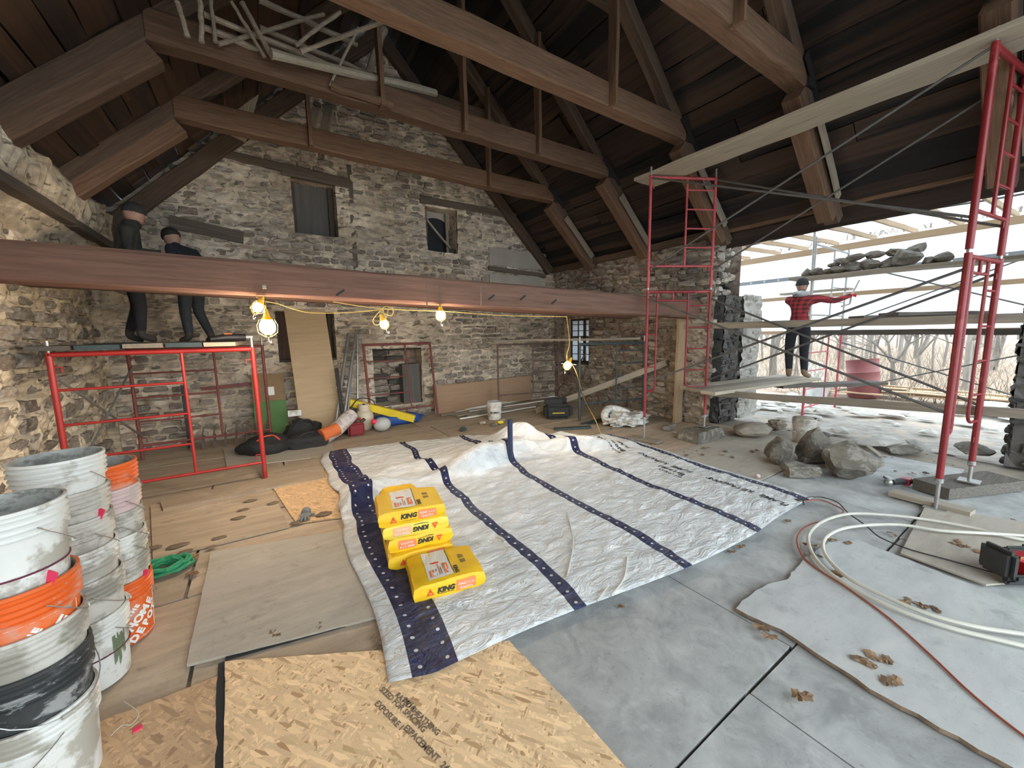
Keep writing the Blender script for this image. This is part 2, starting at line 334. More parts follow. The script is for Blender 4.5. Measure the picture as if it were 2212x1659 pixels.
    def mesh(s, name, mats, smooth=False):
        me = bpy.data.meshes.new(name); me.from_pydata(s.v, [], s.f)
        for m in (mats if isinstance(mats, (list, tuple)) else [mats]): me.materials.append(m)
        if any(s.mi): me.polygons.foreach_set('material_index', s.mi)
        if smooth: me.polygons.foreach_set('use_smooth', [True]*len(s.f))
        me.update(); return me
def O(name, mb, mats, parent=None, smooth=False, label=None, cat=None, group=None, kind=None, weld=False):
    """link one mesh object; vertices are in world space, origin moved to the base of the shape"""
    if parent is None and mb.v:
        xs, ys, zs = zip(*mb.v); c = Vector(((min(xs)+max(xs))/2, (min(ys)+max(ys))/2, min(zs)))
    elif parent is not None: c = MW[parent.name].translation.copy()
    else: c = Vector()
    mb.v = [tuple(Vector(v)-c) for v in mb.v]
    me = mb.mesh(name, mats, smooth)
    if smooth:
        me.validate()
        bm = bmesh.new(); bm.from_mesh(me)
        bmesh.ops.remove_doubles(bm, verts=bm.verts, dist=1e-5)
        for e in bm.edges:
            if len(e.link_faces) == 2 and e.calc_face_angle(0) > R(38): e.smooth = False
        bm.to_mesh(me); bm.free()
    o = bpy.data.objects.new(name, me); C.objects.link(o)
    place(o, parent, Matrix.Translation(c)); return meta(o, label, cat, group, kind)
def inst(name, me, M, parent=None, **k):
    o = bpy.data.objects.new(name, me); C.objects.link(o); place(o, parent, M); return meta(o, **k)
def axisM(p0, p1, up=(0, 0, 1)):
    p0 = Vector(p0); x = (Vector(p1)-p0).normalized(); u = Vector(up)
    if abs(x.dot(u)) > .98: u = Vector((0, 1, 0))
    y = u.cross(x).normalized(); z = x.cross(y)
    return Matrix(((x.x, y.x, z.x, p0.x), (x.y, y.y, z.y, p0.y), (x.z, y.z, z.z, p0.z), (0, 0, 0, 1)))
def beam(name, p0, p1, wd, ht, m, parent=None, jit=.006, seg=None, up=(0, 0, 1), **k):
    """timber whose grain follows its length; p0-p1 is the centre line"""
    M = axisM(p0, p1, up); Ln = (Vector(p1)-Vector(p0)).length
    n = seg or max(1, min(14, int(Ln/.35))); mb = MB(); vs = []; c = min(wd, ht)*.08
    prof = [(-wd/2+c, -ht/2), (wd/2-c, -ht/2), (wd/2, -ht/2+c), (wd/2, ht/2-c), (wd/2-c, ht/2), (-wd/2+c, ht/2), (-wd/2, ht/2-c), (-wd/2, -ht/2+c)]
    if jit == 0: prof = [(-wd/2, -ht/2), (wd/2, -ht/2), (wd/2, ht/2), (-wd/2, ht/2)]
    q = len(prof)
    for i in range(n+1):
        dy, dz = U(-jit, jit), U(-jit, jit)
        for (y, z) in prof: vs.append((Ln*i/n, y+dy+U(-jit, jit)*.5, z+dz+U(-jit, jit)*.5))
    fs = [(i*q+a, i*q+(a+1) % q, (i+1)*q+(a+1) % q, (i+1)*q+a) for i in range(n) for a in range(q)]
    fs += [tuple(range(q))[::-1], tuple(n*q+a for a in range(q))]
    mb.add(vs, [f[::-1] for f in fs[:-2]]+[fs[-2][::-1], fs[-1][::-1]])
    me = mb.mesh(name, m)
    bm = bmesh.new(); bm.from_mesh(me); bmesh.ops.recalc_face_normals(bm, faces=bm.faces); bm.to_mesh(me); bm.free()
    o = bpy.data.objects.new(name, me); C.objects.link(o)
    place(o, parent, M); return meta(o, **k)
def fillet(pts, r=.06, n=5):
    pts = [Vector(p) for p in pts]; out = [pts[0]]
    for i in range(1, len(pts)-1):
        a, b, c = pts[i-1], pts[i], pts[i+1]
        d1 = (a-b); d2 = (c-b); q = min(r, d1.length*.45, d2.length*.45); s, e = b+d1.normalized()*q, b+d2.normalized()*q
        for k in range(n+1):
            t = k/n; out.append(s*(1-t)**2+b*2*t*(1-t)+e*t*t)
    out.append(pts[-1]); return out
def smoothpath(pts, n=8, closed=False):
    P = [Vector(p) for p in pts]; m = len(P); out = []
    for i in range(m if closed else m-1):
        g = (lambda j: P[j % m]) if closed else (lambda j: P[max(0, min(m-1, j))])
        a, b, c, d = g(i-1), g(i), g(i+1), g(i+2)
        for k in range(n):
            t = k/n; out.append(.5*((2*b)+(c-a)*t+(2*a-5*b+4*c-d)*t*t+(3*b-a-3*c+d)*t**3))
    if not closed: out.append(P[-1])
    return out
def text(name, s, size, M, m, parent, ext=.0006, bold=0, sx=1, shear=0):
    cu = bpy.data.curves.new(name, 'FONT'); cu.body = s; cu.size = size; cu.extrude = ext; cu.offset = bold; cu.shear = shear
    cu.align_x = 'CENTER'; cu.align_y = 'CENTER'; cu.resolution_u = 2
    t = bpy.data.objects.new('tmp', cu); C.objects.link(t)
    dg = bpy.context.evaluated_depsgraph_get(); me = bpy.data.meshes.new_from_object(t.evaluated_get(dg))
    bpy.data.objects.remove(t); bpy.data.curves.remove(cu)
    me.materials.clear(); me.materials.append(m); me.name = name
    o = bpy.data.objects.new(name, me); C.objects.link(o); place(o, parent, M @ Matrix.Diagonal((sx, 1, 1, 1))); return o
def blob(c, r, sc=(1, 1, 1), sub=2, amp=.25, fr=1.6, seed=0, flat=0, m=None, fac=False):
    bm = bmesh.new(); bmesh.ops.create_icosphere(bm, subdivisions=sub, radius=1)
    mb = MB(); o = Vector((seed*7.3, seed*3.1, seed*1.7))
    for v in bm.verts:
        d = v.co.copy(); k = 1+amp*noise.noise(d*fr+o)+amp*.4*noise.noise(d*fr*3+o)
        if fac:
            for q in range(10):
                rr = random.Random(seed*31+q); nn = Vector((rr.uniform(-1, 1), rr.uniform(-1, 1), rr.uniform(-1, 1))).normalized(); h = rr.uniform(.45, .78)
                t = (d*k).dot(nn)
                if t > h: k *= h/t
        v.co = Vector((d.x*sc[0], d.y*sc[1], d.z*sc[2]))*r*k
    zmin = min(v.co.z for v in bm.verts)
    for v in bm.verts: v.co.z = max(v.co.z, zmin*(1-flat))
    zmin = min(v.co.z for v in bm.verts)
    mb.add([v.co+Vector(c)-Vector((0, 0, zmin)) for v in bm.verts], [tuple(x.index for x in f.verts) for f in bm.faces])
    bm.free(); return mb
# unit stones shared by every wall
def unit_stone(seed):
    rr = random.Random(seed); vs = {}; mb = MB(); fs = []
    rng = (-1, 0, 1); idx = {}
    for x in rng:
        for y in rng:
            for z in rng:
                if (x, y, z) == (0, 0, 0): continue
                v = Vector((x, y, z)); n = sum(abs(t) for t in (x, y, z)); k = {1: 1.0, 2: .95, 3: .82}[n]
                v = v*.5*k; v += Vector((rr.uniform(-.07, .07), rr.uniform(-.05, .05), rr.uniform(-.08, .08)))
                idx[(x, y, z)] = len(mb.v); mb.v.append(tuple(v))
    for ax in range(3):
        for s in (-1, 1):
            o1, o2 = [a for a in range(3) if a != ax]
            for i in (-1, 0):
                for j in (-1, 0):
                    q = []
                    for (a, b) in ((i, j), (i+1, j), (i+1, j+1), (i, j+1)):
                        p = [0, 0, 0]; p[ax] = s; p[o1] = a; p[o2] = b; q.append(idx[tuple(p)])
                    if (s > 0) == (ax == 1): q = q[::-1]
                    mb.f.append(tuple(q)); mb.mi.append(0)
    return mb
US = [unit_stone(i) for i in range(12)]
# ================================================================== STRUCTURE
XL, XR, YF, YN = -1.9, 6.7, 8.1, -3.2
RX, RZ, SL = 2.4, 7.6, 0.98
def roofz(x): return RZ-SL*abs(x-RX)
for (nm, loc, rot, sx, sy) in (('portal_side', (7.9, 2.1, 1.75), (0, R(90), 0), 3.3, 3.2), ('portal_back', (2.4, YN+.02, 2.2), (R(-90), 0, 0), 8.4, 4.2), ('portal_side', (7.9, -1.7, 1.75), (0, R(90), 0), 3.3, 2.6)):
    portal(nm, loc, rot, sx, sy)

def masonry(name, org, ud, nd, width, top, holes, mm, ms, nparts, label=None, thick=.5, rows=(.05, .14), lens=(.10, .36), proud=.02, step=.06, seed=1, zmin=0.0, keep=.9, amp=.042, u0=0.0, wall_label=None, back=True, fullh=99):
    rr = random.Random(seed); org = Vector(org); ud = Vector(ud); nd = Vector(nd)
    inhole = lambda u, z, g=0: any(a-g < u < b+g and c-g < z < d+g for a, b, c, d in holes)
    # mortar face, displaced so that it laps over the stones
    zt = max(top(u0+width*i/20) for i in range(21)); nu = int(width/step); nz = int((zt-zmin)/step); mb = MB(); idx = {}
    def V(i, j):
        if (i, j) not in idx:
            u = u0+width*i/nu; z = zmin+(zt-zmin)*j/nz; z = min(z, top(u)); p = org+ud*u
            d = amp*noise.noise(Vector((u*5, z*8, seed*3.3)))+amp*.8*noise.noise(Vector((u*13, z*17, seed)))+amp*1.2*noise.noise(Vector((u*.9, z*.9, seed*5)))
            idx[(i, j)] = len(mb.v); q = p+nd*d; mb.v.append((q.x, q.y, z))
        return idx[(i, j)]
    for i in range(nu):
        for j in range(nz):
            u = u0+width*(i+.5)/nu; z = zmin+(zt-zmin)*(j+.5)/nz
            if z-step > top(u) or inhole(u, z): continue
            q = (V(i, j), V(i+1, j), V(i+1, j+1), V(i, j+1)); mb.f.append(q); mb.mi.append(0)
    if back:
        us = sorted({u0, u0+width}|{x for h in holes for x in h[:2]}|{u0+width*k/12 for k in range(13)})
        for a, b in zip(us[:-1], us[1:]):
            zs = sorted({zmin, zt}|{x for h in holes for x in h[2:]})
            for c, d in zip(zs[:-1], zs[1:]):
                if inhole((a+b)/2, (c+d)/2): continue
                ca, cb, da, db = min(c, top(a)), min(c, top(b)), min(d, top(a)), min(d, top(b))
                if da-ca < .01 and db-cb < .01: continue
                p = [org+ud*u-nd*thick for u in (a, b)]
                mb.add([(p[0].x, p[0].y, ca), (p[1].x, p[1].y, cb), (p[1].x, p[1].y, db), (p[0].x, p[0].y, da)], [(3, 2, 1, 0)])
        for (a, b, c, d) in holes:      # reveals
            A, B = org+ud*a, org+ud*b
            for (s, e, za, zb) in ((A, A, c, d), (B, B, c, d)):
                mb.add([(s.x, s.y, za), (s.x-nd.x*thick, s.y-nd.y*thick, za), (s.x-nd.x*thick, s.y-nd.y*thick, zb), (s.x, s.y, zb)], [(0, 1, 2, 3)])
            for z in (c, d):
                mb.add([(A.x, A.y, z), (B.x, B.y, z), (B.x-nd.x*thick, B.y-nd.y*thick, z), (A.x-nd.x*thick, A.y-nd.y*thick, z)], [(0, 1, 2, 3)])
    wall = O(name, mb, mm, kind='structure', smooth=False)
    # stones
    st = []; z = zmin+.01
    while z < zt-.05:
        h = rr.uniform(*rows); u = u0+rr.uniform(-.1, .1)
        while u < u0+width:
            l = rr.uniform(*lens)*(1.25 if h > .13 else 1); hh = h*rr.uniform(.75, 1.0)
            cu, cz = u+l/2, z+h/2+rr.uniform(-.015, .015)
            ok = cz+hh/2 < top(cu)-.01 and u > u0-.05 and u+l < u0+width+.03 and cz+hh/2 < fullh
            if ok and not any(a-.0 < cu+l*.45 and b+.0 > cu-l*.45 and c < cz+hh*.45 and d > cz-hh*.45 for a, b, c, d in holes) and rr.random() < keep:
                st.append((cu, cz, l*.95, hh*.92, rr.uniform(.0, proud), rr.uniform(-3, 3), rr.randrange(12)))
            u += l+rr.uniform(.01, .03)
        z += h+rr.uniform(.008, .02)
    def SM(s):
        cu, cz, l, h, pr, a, k = s; dpt = .13
        c = org+ud*cu+nd*(pr-dpt/2+.018); zz = Vector((0, 0, 1)); yd = -nd if True else nd
        X = (ud*math.cos(R(a))+zz*math.sin(R(a))); Z = X.cross(yd)
        if Z.z < 0: Z = -Z
        return Matrix(((X.x*l, yd.x*dpt, Z.x*h, c.x), (X.y*l, yd.y*dpt, Z.y*h, c.y), (X.z*l, yd.z*dpt, Z.z*h, cz), (0, 0, 0, 1)))
    def size(s):
        p = org+ud*s[0]; d = Vector((p.x, p.y, s[1]))-CAMP; px = cam_px((p.x, p.y, s[1]))
        vis = px is not None and -40 < px[0] < 2250 and -40 < px[1] < 1700
        return (s[2]*s[3]/d.length_squared)*(1 if vis else .0001)
    st.sort(key=size, reverse=True)
    mes = [b.mesh('stone', ms) for b in US]
    for s in st[:nparts]: inst('stone', mes[s[6]], SM(s), wall)
    rest = MB()
    for s in st[nparts:]:
        M = SM(s); b = US[s[6]]; rest.add([M @ Vector(v) for v in b.v], b.f)
    if rest.v: O('rubble_stone', rest, ms, wall, kind='stuff')
    return wall
def cam_px(p):
    q = Vector(p)-CAMP; z = q.dot(_f)
    if z < .05: return None
    return (CX+FPX*q.dot(_r)/z, CY-FPX*q.dot(_u)/z)

# holes measured on the far wall plane
H1 = (.72, 1.47, 3.55, 4.5); H2 = (3.24, 3.92, 3.5, 4.42); H3 = (.32, 1.28, 1.25, 2.2); H4 = (1.95, 3.0, .25, 1.42); H5 = (4.66, 6.45, 3.02, 3.62)
gab = lambda u: roofz(XL+u)-.05
sh = lambda h: (h[0]-XL, h[1]-XL, h[2], h[3])
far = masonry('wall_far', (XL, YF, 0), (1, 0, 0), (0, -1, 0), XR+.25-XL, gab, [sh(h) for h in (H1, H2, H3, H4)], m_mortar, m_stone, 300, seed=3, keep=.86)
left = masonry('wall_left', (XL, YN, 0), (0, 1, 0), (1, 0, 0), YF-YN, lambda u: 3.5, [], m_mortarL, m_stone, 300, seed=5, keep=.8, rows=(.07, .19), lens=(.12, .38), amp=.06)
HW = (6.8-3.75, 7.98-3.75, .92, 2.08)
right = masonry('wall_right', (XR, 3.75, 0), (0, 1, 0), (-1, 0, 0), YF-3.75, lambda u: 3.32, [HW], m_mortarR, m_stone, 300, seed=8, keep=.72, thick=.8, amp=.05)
O('core', MB().box((XL-.25, YF+.25, 1.9), (.62, .6, 3.8)), m_mortarL, left)  # hidden block added behind the corner to stop a light leak
# left wall top ledge and slope
mb = MB(); prof = [(-1.93, 2.55), (-1.86, 2.75), (-1.72, 2.95), (-1.6, 3.12), (-1.55, 3.3), (-1.56, 3.46), (-1.66, 3.56), (-1.95, 3.6), (-2.5, 3.62)]; ny = 150
for k in range(ny+1):
    y = YN+(YF-YN)*k/ny
    for q, (x, z) in enumerate(prof):
        d = .05*noise.noise(Vector((q*1.3, y*4, 2)))+.04*noise.noise(Vector((q*2.7, y*11, 5))); mb.v.append((x+(d if 0 < q < 7 else 0), y, z+(d if 0 < q < 8 else 0)))
m_ = len(prof)
for k in range(ny):
    for q in range(m_-1): mb.f.append((k*m_+q, k*m_+q+1, (k+1)*m_+q+1, (k+1)*m_+q)); mb.mi.append(0)
O('trim_1', mb, m_mortarL, kind='structure')
for (y0, y1) in ((2.6, 4.6), (4.65, 6.5), (6.55, 8.0)):
    beam('wall_plate', (-1.66, y0, 3.03+U(-.02, .02)), (-1.66, y1, 3.05), .16, .1, m_lintel, bpy.data.objects['trim_1'])
# end (broken) faces of the right wall beside the opening and the rebuilt jamb
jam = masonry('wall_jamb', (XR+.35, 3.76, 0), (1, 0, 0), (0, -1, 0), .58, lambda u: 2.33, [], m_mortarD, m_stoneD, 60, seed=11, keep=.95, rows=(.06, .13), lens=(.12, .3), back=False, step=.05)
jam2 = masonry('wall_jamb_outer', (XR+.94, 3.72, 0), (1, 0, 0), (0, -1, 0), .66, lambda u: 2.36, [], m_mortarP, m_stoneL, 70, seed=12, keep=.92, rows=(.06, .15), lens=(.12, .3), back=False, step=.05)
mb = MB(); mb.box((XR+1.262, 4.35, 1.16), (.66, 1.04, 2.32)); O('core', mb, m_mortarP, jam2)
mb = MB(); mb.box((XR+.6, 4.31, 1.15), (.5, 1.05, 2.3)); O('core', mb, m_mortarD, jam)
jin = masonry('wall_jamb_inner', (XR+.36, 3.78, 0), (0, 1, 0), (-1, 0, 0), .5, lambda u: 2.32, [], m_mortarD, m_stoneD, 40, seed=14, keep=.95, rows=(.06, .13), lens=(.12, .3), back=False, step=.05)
# ragged broken wall end above the jamb
rag = MB(); rag.hexa([(XR+.02, 3.86, 2.3), (XR+1.0, 4.1, 2.3), (XR+1.0, 5, 2.3), (XR+.02, 5, 2.3), (XR+.02, 3.8, 3.32), (XR+.55, 4.1, 3.3), (XR+.55, 5, 3.3), (XR+.02, 5, 3.32)])
rago = O('wall_broken_end', rag, m_mortarR, kind='structure')
rr = random.Random(4)
for i in range(60):
    z = rr.uniform(2.36, 3.3); t = (z-2.3)/1.0; x = XR+rr.uniform(.05, 1.0-.42*t); y = 3.86+.2*(x-XR)+rr.uniform(-.05, .05)-.06*t
    s = rr.uniform(.1, .26)
    M = Matrix.Translation((x, y, z)) @ Matrix.Rotation(rr.uniform(-.5, .5), 4, 'Z') @ Matrix.Rotation(rr.uniform(-.3, .3), 4, 'Y') @ Matrix.Diagonal((s, .2, s*rr.uniform(.3, .6), 1))
    inst('stone', US[i % 12].mesh('stone', rr.choice((m_stone, m_stoneD, m_stoneL, m_stone))), M, rago)
# far right pier beside the camera side of the opening
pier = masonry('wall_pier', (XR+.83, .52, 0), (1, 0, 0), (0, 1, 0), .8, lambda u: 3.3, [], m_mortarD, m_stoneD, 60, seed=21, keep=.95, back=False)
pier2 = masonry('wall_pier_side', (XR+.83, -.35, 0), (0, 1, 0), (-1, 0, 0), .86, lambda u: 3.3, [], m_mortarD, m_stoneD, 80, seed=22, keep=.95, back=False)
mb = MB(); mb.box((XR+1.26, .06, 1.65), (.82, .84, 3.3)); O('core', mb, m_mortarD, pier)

# openings in the far wall
def quadbox(x0, x1, z0, z1, y0, y1): 
    m = MB(); m.box(((x0+x1)/2, (y0+y1)/2, (z0+z1)/2), (x1-x0, abs(y1-y0), z1-z0)); return m
w1 = O('window_1', quadbox(H1[0]-.02, H1[1]+.02, H1[2]-.02, H1[3]+.02, YF+.3, YF+.34), m_boardgrey, kind='structure')
O('side_board', quadbox(H1[0]+.02, H1[0]+.1, H1[2], H1[3], YF+.22, YF+.3), m_winframe, w1)
O('side_board', quadbox(H1[1]-.1, H1[1]-.02, H1[2], H1[3], YF+.22, YF+.3), m_winframe, w1)
w2 = O('window_2', quadbox(H2[0]-.02, H2[1]+.02, H2[2]-.02, H2[3]+.02, YF+.4, YF+.44), m_darkvoid, kind='structure')
O('frame_post', quadbox(H2[1]-.14, H2[1]-.08, H2[2], H2[3], YF+.25, YF+.3), m_plankwood, w2)
beam('diagonal_stick', (H2[0]+.02, YF+.1, H2[3]-.25), (H2[1]-.08, YF+.2, H2[2]+.15), .04, .03, m_palewood, w2)
mb = MB(); pts = []
for k in range(13):
    a = PI*k/12; pts.append((H2[0]+.34+.32*math.cos(a), H2[3]-.34+.22*math.sin(a)))
mb.v = [(x, YF+.36, z) for x, z in pts]+[(H2[0], YF+.36, H2[3]), (H2[1], YF+.36, H2[3]), (H2[1], YF+.36, H2[3]-.34), (H2[0], YF+.36, H2[3]-.34)]
mb.f = [(0, 15, 14)]+[(i, 14, i+1) for i in range(0, 6)]+[(6, 14, 13)]+[(i, 13, i+1) for i in range(6, 12)]+[(12, 13, 16)]; mb.mi = [0]*len(mb.f)
O('arch_head', mb, m_plaster, w2)
w3 = O('window_3', quadbox(H3[0]-.02, H3[1]+.02, H3[2]-.02, H3[3]+.02, YF+.32, YF+.36), m_bwood, kind='structure')
for x in (H3[0]+.05, H3[1]-.05, H3[1]-.16): O('frame_post', quadbox(x-.03, x+.03, H3[2], H3[3], YF+.2, YF+.27), m_winframe, w3)
O('sill', quadbox(H3[0], H3[1], H3[2], H3[2]+.06, YF+.05, YF+.3), m_winframe, w3)
fp = O('trim_2', quadbox(H4[0]-.02, H4[1]+.02, H4[2]-.02, H4[3]+.02, YF+.42, YF+.46), m_mortarR, kind='structure')
rr = random.Random(9)
for j in range(9):
    u = H4[0]+.02; z = H4[2]+.02+j*.128
    while u < H4[1]-.45:
        l = rr.uniform(.2, .4); M = Matrix.Translation((u+l/2, YF+.4, z+.06)) @ Matrix.Diagonal((l, .14, .11, 1)); inst('stone', US[j].mesh('stone', rr.choice((m_stone, m_stoneD))), M, fp); u += l+.02
O('metal_flue_plate', quadbox(H4[1]-.42, H4[1]-.04, H4[2], H4[2]+.85, YF+.1, YF+.36), m_dkgreen if False else m_boardgrey, fp)
# old timbers set in the far wall
def inwall(nm, a, b, h, m=m_lintel, dpt=.12, pr=.02):
    beam(nm, (a[0], YF-pr+dpt/2-.03, a[1]), (b[0], YF-pr+dpt/2-.03, b[1]), dpt, h, m, far)
inwall('bond_timber', (-.62, 4.68), (1.72, 4.58), .13); inwall('lintel', (.62, 4.58), (1.72, 4.56), .16)
inwall('lintel', (3.1, 4.52), (5.5, 4.52), .14); inwall('bond_timber', (-.95, 3.5), (-.02, 3.38), .2)
inwall('lintel', (4.7, 3.25), (6.4, 3.18), .1); inwall('corner_post', (1.74, 2.7), (1.74, 4.9), .04, dpt=.08)
O('plaster_patch', quadbox(4.72, 6.4, 3.32, 3.72, YF-.045, YF+.05), m_plaster, far)
O('plaster_patch', quadbox(4.72, 6.3, 2.75, 3.12, YF-.042, YF+.05), m_plaster, far)
beam('gable_rafter', (-1.75, YF-.08, roofz(-1.75)-.34), (RX, YF-.08, RZ-.3), .14, .22, m_rafter, far)
beam('gable_rafter', (6.5, YF-.08, roofz(6.5)-.3), (RX, YF-.08, RZ-.3), .14, .22, m_rafter, far)
beam('leaning_slab', W(545, 190, 'y', YF-.2), W(515, 300, 'y', YF-.2), .05, .2, m_log, far)
for a, b in (((685, 235), (672, 290)), ((712, 235), (698, 296))):
    beam('leaning_slab', W(*a, 'y', 7.5), W(*b, 'y', 7.6), .05, .16, m_log, far)

# window in the right wall, glazed with milky panes
w4 = O('window_4', (lambda m: (m.box((XR+.3, 7.38, .93), (.34, 1.1, .05)), m)[1])(MB()), m_winframe, kind='structure')
y0, y1, z0, z1 = 6.98, 7.72, .94, 2.06; gx = XR+.3
for yy in (y0, y1+.02, 7.24): O('frame_post', (lambda m: (m.box((gx, yy, (z0+z1)/2), (.07, .05, z1-z0)), m)[1])(MB()), m_winframe, w4)
for zz in (z0+.03, 1.6, z1-.02): O('frame_rail', (lambda m: (m.box((gx, (y0+y1)/2, zz), (.07, y1-y0, .05)), m)[1])(MB()), m_winframe, w4)
for zz in (1.16, 1.38, 1.76, 1.92): O('glazing_bar', (lambda m: (m.box((gx, (y0+y1)/2, zz), (.03, y1-y0, .018)), m)[1])(MB()), m_winframe, w4)
O('glazing_bar', (lambda m: (m.box((gx, 7.48, (z0+z1)/2), (.03, .018, z1-z0)), m)[1])(MB()), m_winframe, w4)
cols = [(y0, 7.24), (7.24, 7.48), (7.48, y1)]; zr = [z0, 1.16, 1.38, 1.6, 1.76, 1.92, z1]
for a, b in cols:
    for c, d in zip(zr[:-1], zr[1:]): O('pane', (lambda m: (m.box((gx+.02, (a+b)/2, (c+d)/2), (.006, b-a-.01, d-c-.01)), m)[1])(MB()), m_pane, w4)
O('reveal_board', (lambda m: (m.box((gx, 7.86, 1.5), (.08, .25, 1.2)), m)[1])(MB()), m_mortar, w4)

# ------------------------------------------------------------------ roof: deck with separate boards under it
mb = MB()
for s in (-1, 1):
    e = RX+s*4.62; mb.add([(RX, YN-.2, RZ+.12), (RX, YF+.6, RZ+.12), (e, YF+.6, roofz(e)+.12), (e, YN-.2, roofz(e)+.12), (RX, YN-.2, RZ+.2), (RX, YF+.6, RZ+.2), (e, YF+.6, roofz(e)+.2), (e, YN-.2, roofz(e)+.2)],
        [(0, 1, 2, 3), (7, 6, 5, 4), (2, 6, 7, 3), (0, 4, 5, 1), (1, 5, 6, 2), (3, 7, 4, 0)])
ceil = O('ceiling', mb, m_iron, kind='structure')
def rough_board(L_, w_, m, seed):
    rr = random.Random(seed); n = 8; vs = []
    for i in range(n+1):
        a, b = -w_/2+rr.uniform(-.012, .012), w_/2+rr.uniform(-.012, .012); z = rr.uniform(-.008, .008); x = L_*(i/n-.5)
        vs += [(x, a, -.014+z), (x, b, -.014+z), (x, b, .014), (x, a, .014)]
    fs = [(i*4+a, (i+1)*4+a, (i+1)*4+(a+1) % 4, i*4+(a+1) % 4) for i in range(n) for a in range(4)]+[(0, 1, 2, 3), (n*4+3, n*4+2, n*4+1, n*4)]
    return MB().add(vs, fs)
for s, mm in ((-1, m_roofL), (1, m_roofR)):
    mes = [rough_board(1, .27, mm, k).mesh('roof_board', mm) for k in range(8)]
    slope = math.atan(SL)*(-s); d = Vector((s, 0, -SL)).normalized(); nn = Vector((s*SL, 0, 1)).normalized()
    q = .14; rw = 0
    while q < 6.35:
        wd = U(.2, .36); y = YN+U(-.4, 0)
        while y < YF+.2:
            L_ = U(2.2, 4.2); e = min(y+L_, YF+.4); p = Vector((RX, (y+e)/2, RZ+.02))+d*(q+wd/2)+nn*U(-.015, .02)
            X = Vector((0, 1, 0)); Yv = d; Z = X.cross(Yv)
            X = (X+d*U(-.012, .012)).normalized(); sx, sy = e-y-.01, wd/.27*.985
            M = Matrix(((X.x*sx, Yv.x*sy, Z.x, p.x), (X.y*sx, Yv.y*sy, Z.y, p.y), (X.z*sx, Yv.z*sy, Z.z, p.z), (0, 0, 0, 1)))
            inst('roof_board', rnd.choice(mes), M, ceil); y = e
        q += wd+.006
# eave timbers
beam('eave_plate', (XR-.02, 3.75, 3.33), (XR-.02, YF, 3.33), .2, .13, m_rafter, ceil)
beam('eave_plate', (XR+.12, YN, 3.40), (XR+.12, 3.8, 3.40), .16, .14, m_beam, ceil)
beam('eave_fascia', (XR+.36, YN, 3.47), (XR+.36, 3.7, 3.47), .05, .13, mat('orange_fascia_wood', (.6, .32, .16), (.42, .2, .1), 4, (10, .5, 10), .8, bs=.4), ceil)

# ------------------------------------------------------------------ roof trusses
TY = (6.65, 5.15, 3.67, 2.2, .72, -.8)
lab = {0: 'dark brown roof truss farthest back, close in front of the gable wall', 1: 'brown roof truss second from the gable wall, its tie crossing above the work lights',
       2: 'brown roof truss third from the gable wall, meeting the roof near the scaffold tower', 3: 'brown roof truss fourth from the gable wall, upper right over the tower plank',
       4: 'roof truss nearly overhead, only its lower right rafter showing behind the near tower', 5: 'roof truss behind the viewpoint at the near end'}
for i, ty in enumerate(TY):
    t = thing('roof_truss', lab[i], 'roof truss', (RX, ty, 4.4), group='roof trusses')
    for s in (-1, 1):
        e = RX+s*4.4; beam('rafter', (e, ty, roofz(e)-.1), (RX, ty, RZ-.12), .17, .17, m_rafter, t)
        c = RX+s*3.02; f_ = RX+s*4.12
        beam('strut', (f_+.12*s, ty+.02, roofz(f_)-.36), (c-.05*s, ty+.02, roofz(c)-.28), .19, .2, m_beam, t)
        if s > 0: beam('strap_board', (f_, ty-.13, roofz(f_)-.16), (c+.3*s, ty-.13, roofz(c+.3*s)-.2), .03, .12, m_plankwood, t)
        if s < 0: continue
        O('iron_strap', MB().box((c+.1, ty-.005, 4.585), (.2, .235, .33)).box((c+.26, ty-.0, 4.52), (.3, .235, .27), Matrix.Rotation(R(44), 3, 'Y')), m_iron, t)
        mb = MB(); mb.box((c+.0*s, ty-.12, 4.62), (.3, .012, .16), Matrix.Rotation(s*R(40), 3, 'Y')); mb.box((c+.22*s, ty-.1, 4.5), (.34, .02, .1), Matrix.Rotation(s*R(46), 3, 'Y')); O('iron_plate', mb, m_iron, t)
    beam('straining_beam', (RX-3.0, ty, 4.57), (RX+3.05, ty, 4.57), .2, .28, m_beam, t, jit=.009)
    zc = 5.75; beam('upper_tie', (RX-1.75, ty+.1, zc), (RX+1.75, ty+.1, zc), .08, .16, m_rafter, t)
    for x in ((RX+1.45, RX-1.5) if i != 1 else (RX+1.45, RX+.2, RX-.9)):
        beam('hanger', (x, ty-.13, 4.42), (x, ty-.13, min(roofz(x)-.1, 6.6)), .05, .13, m_beam, t)
# white-speckled joint boards
# peeled poles and slats lying loose across the straining beams
def pole(a, b, ya, yb, r, m=m_log, lb='', nm='loose_pole'):
    p, q = W(*a, 'y', ya), W(*b, 'y', yb); n = 7; jj = r*.22; pts = [p.lerp(q, k/n)+Vector((U(-jj, jj), U(-jj, jj), U(-jj, jj))) for k in range(n+1)]
    O(nm, MB().tube(pts, [r*U(.85, 1.1) for _ in pts], 8), m, smooth=True, label=lb, cat='pole', group='loose poles stored in the roof')
pole((585, 118), (941, 199), 4.8, 5.3, .045, m_palewood, 'thick pale pole with a sawn end, lying across the roof trusses')
pole((440, 30), (865, 205), 4.95, 5.5, .03, m_log, 'upper long peeled pole lying over the trusses, left of the gable peak')
pole((440, 58), (800, 215), 4.95, 5.4, .03, m_log, 'lower long peeled pole lying over the trusses, left of the gable peak')
pole((560, 0), (770, 95), 5.0, 5.2, .03, m_log, 'thin peeled pole crossing behind the hangers at the top of the picture')
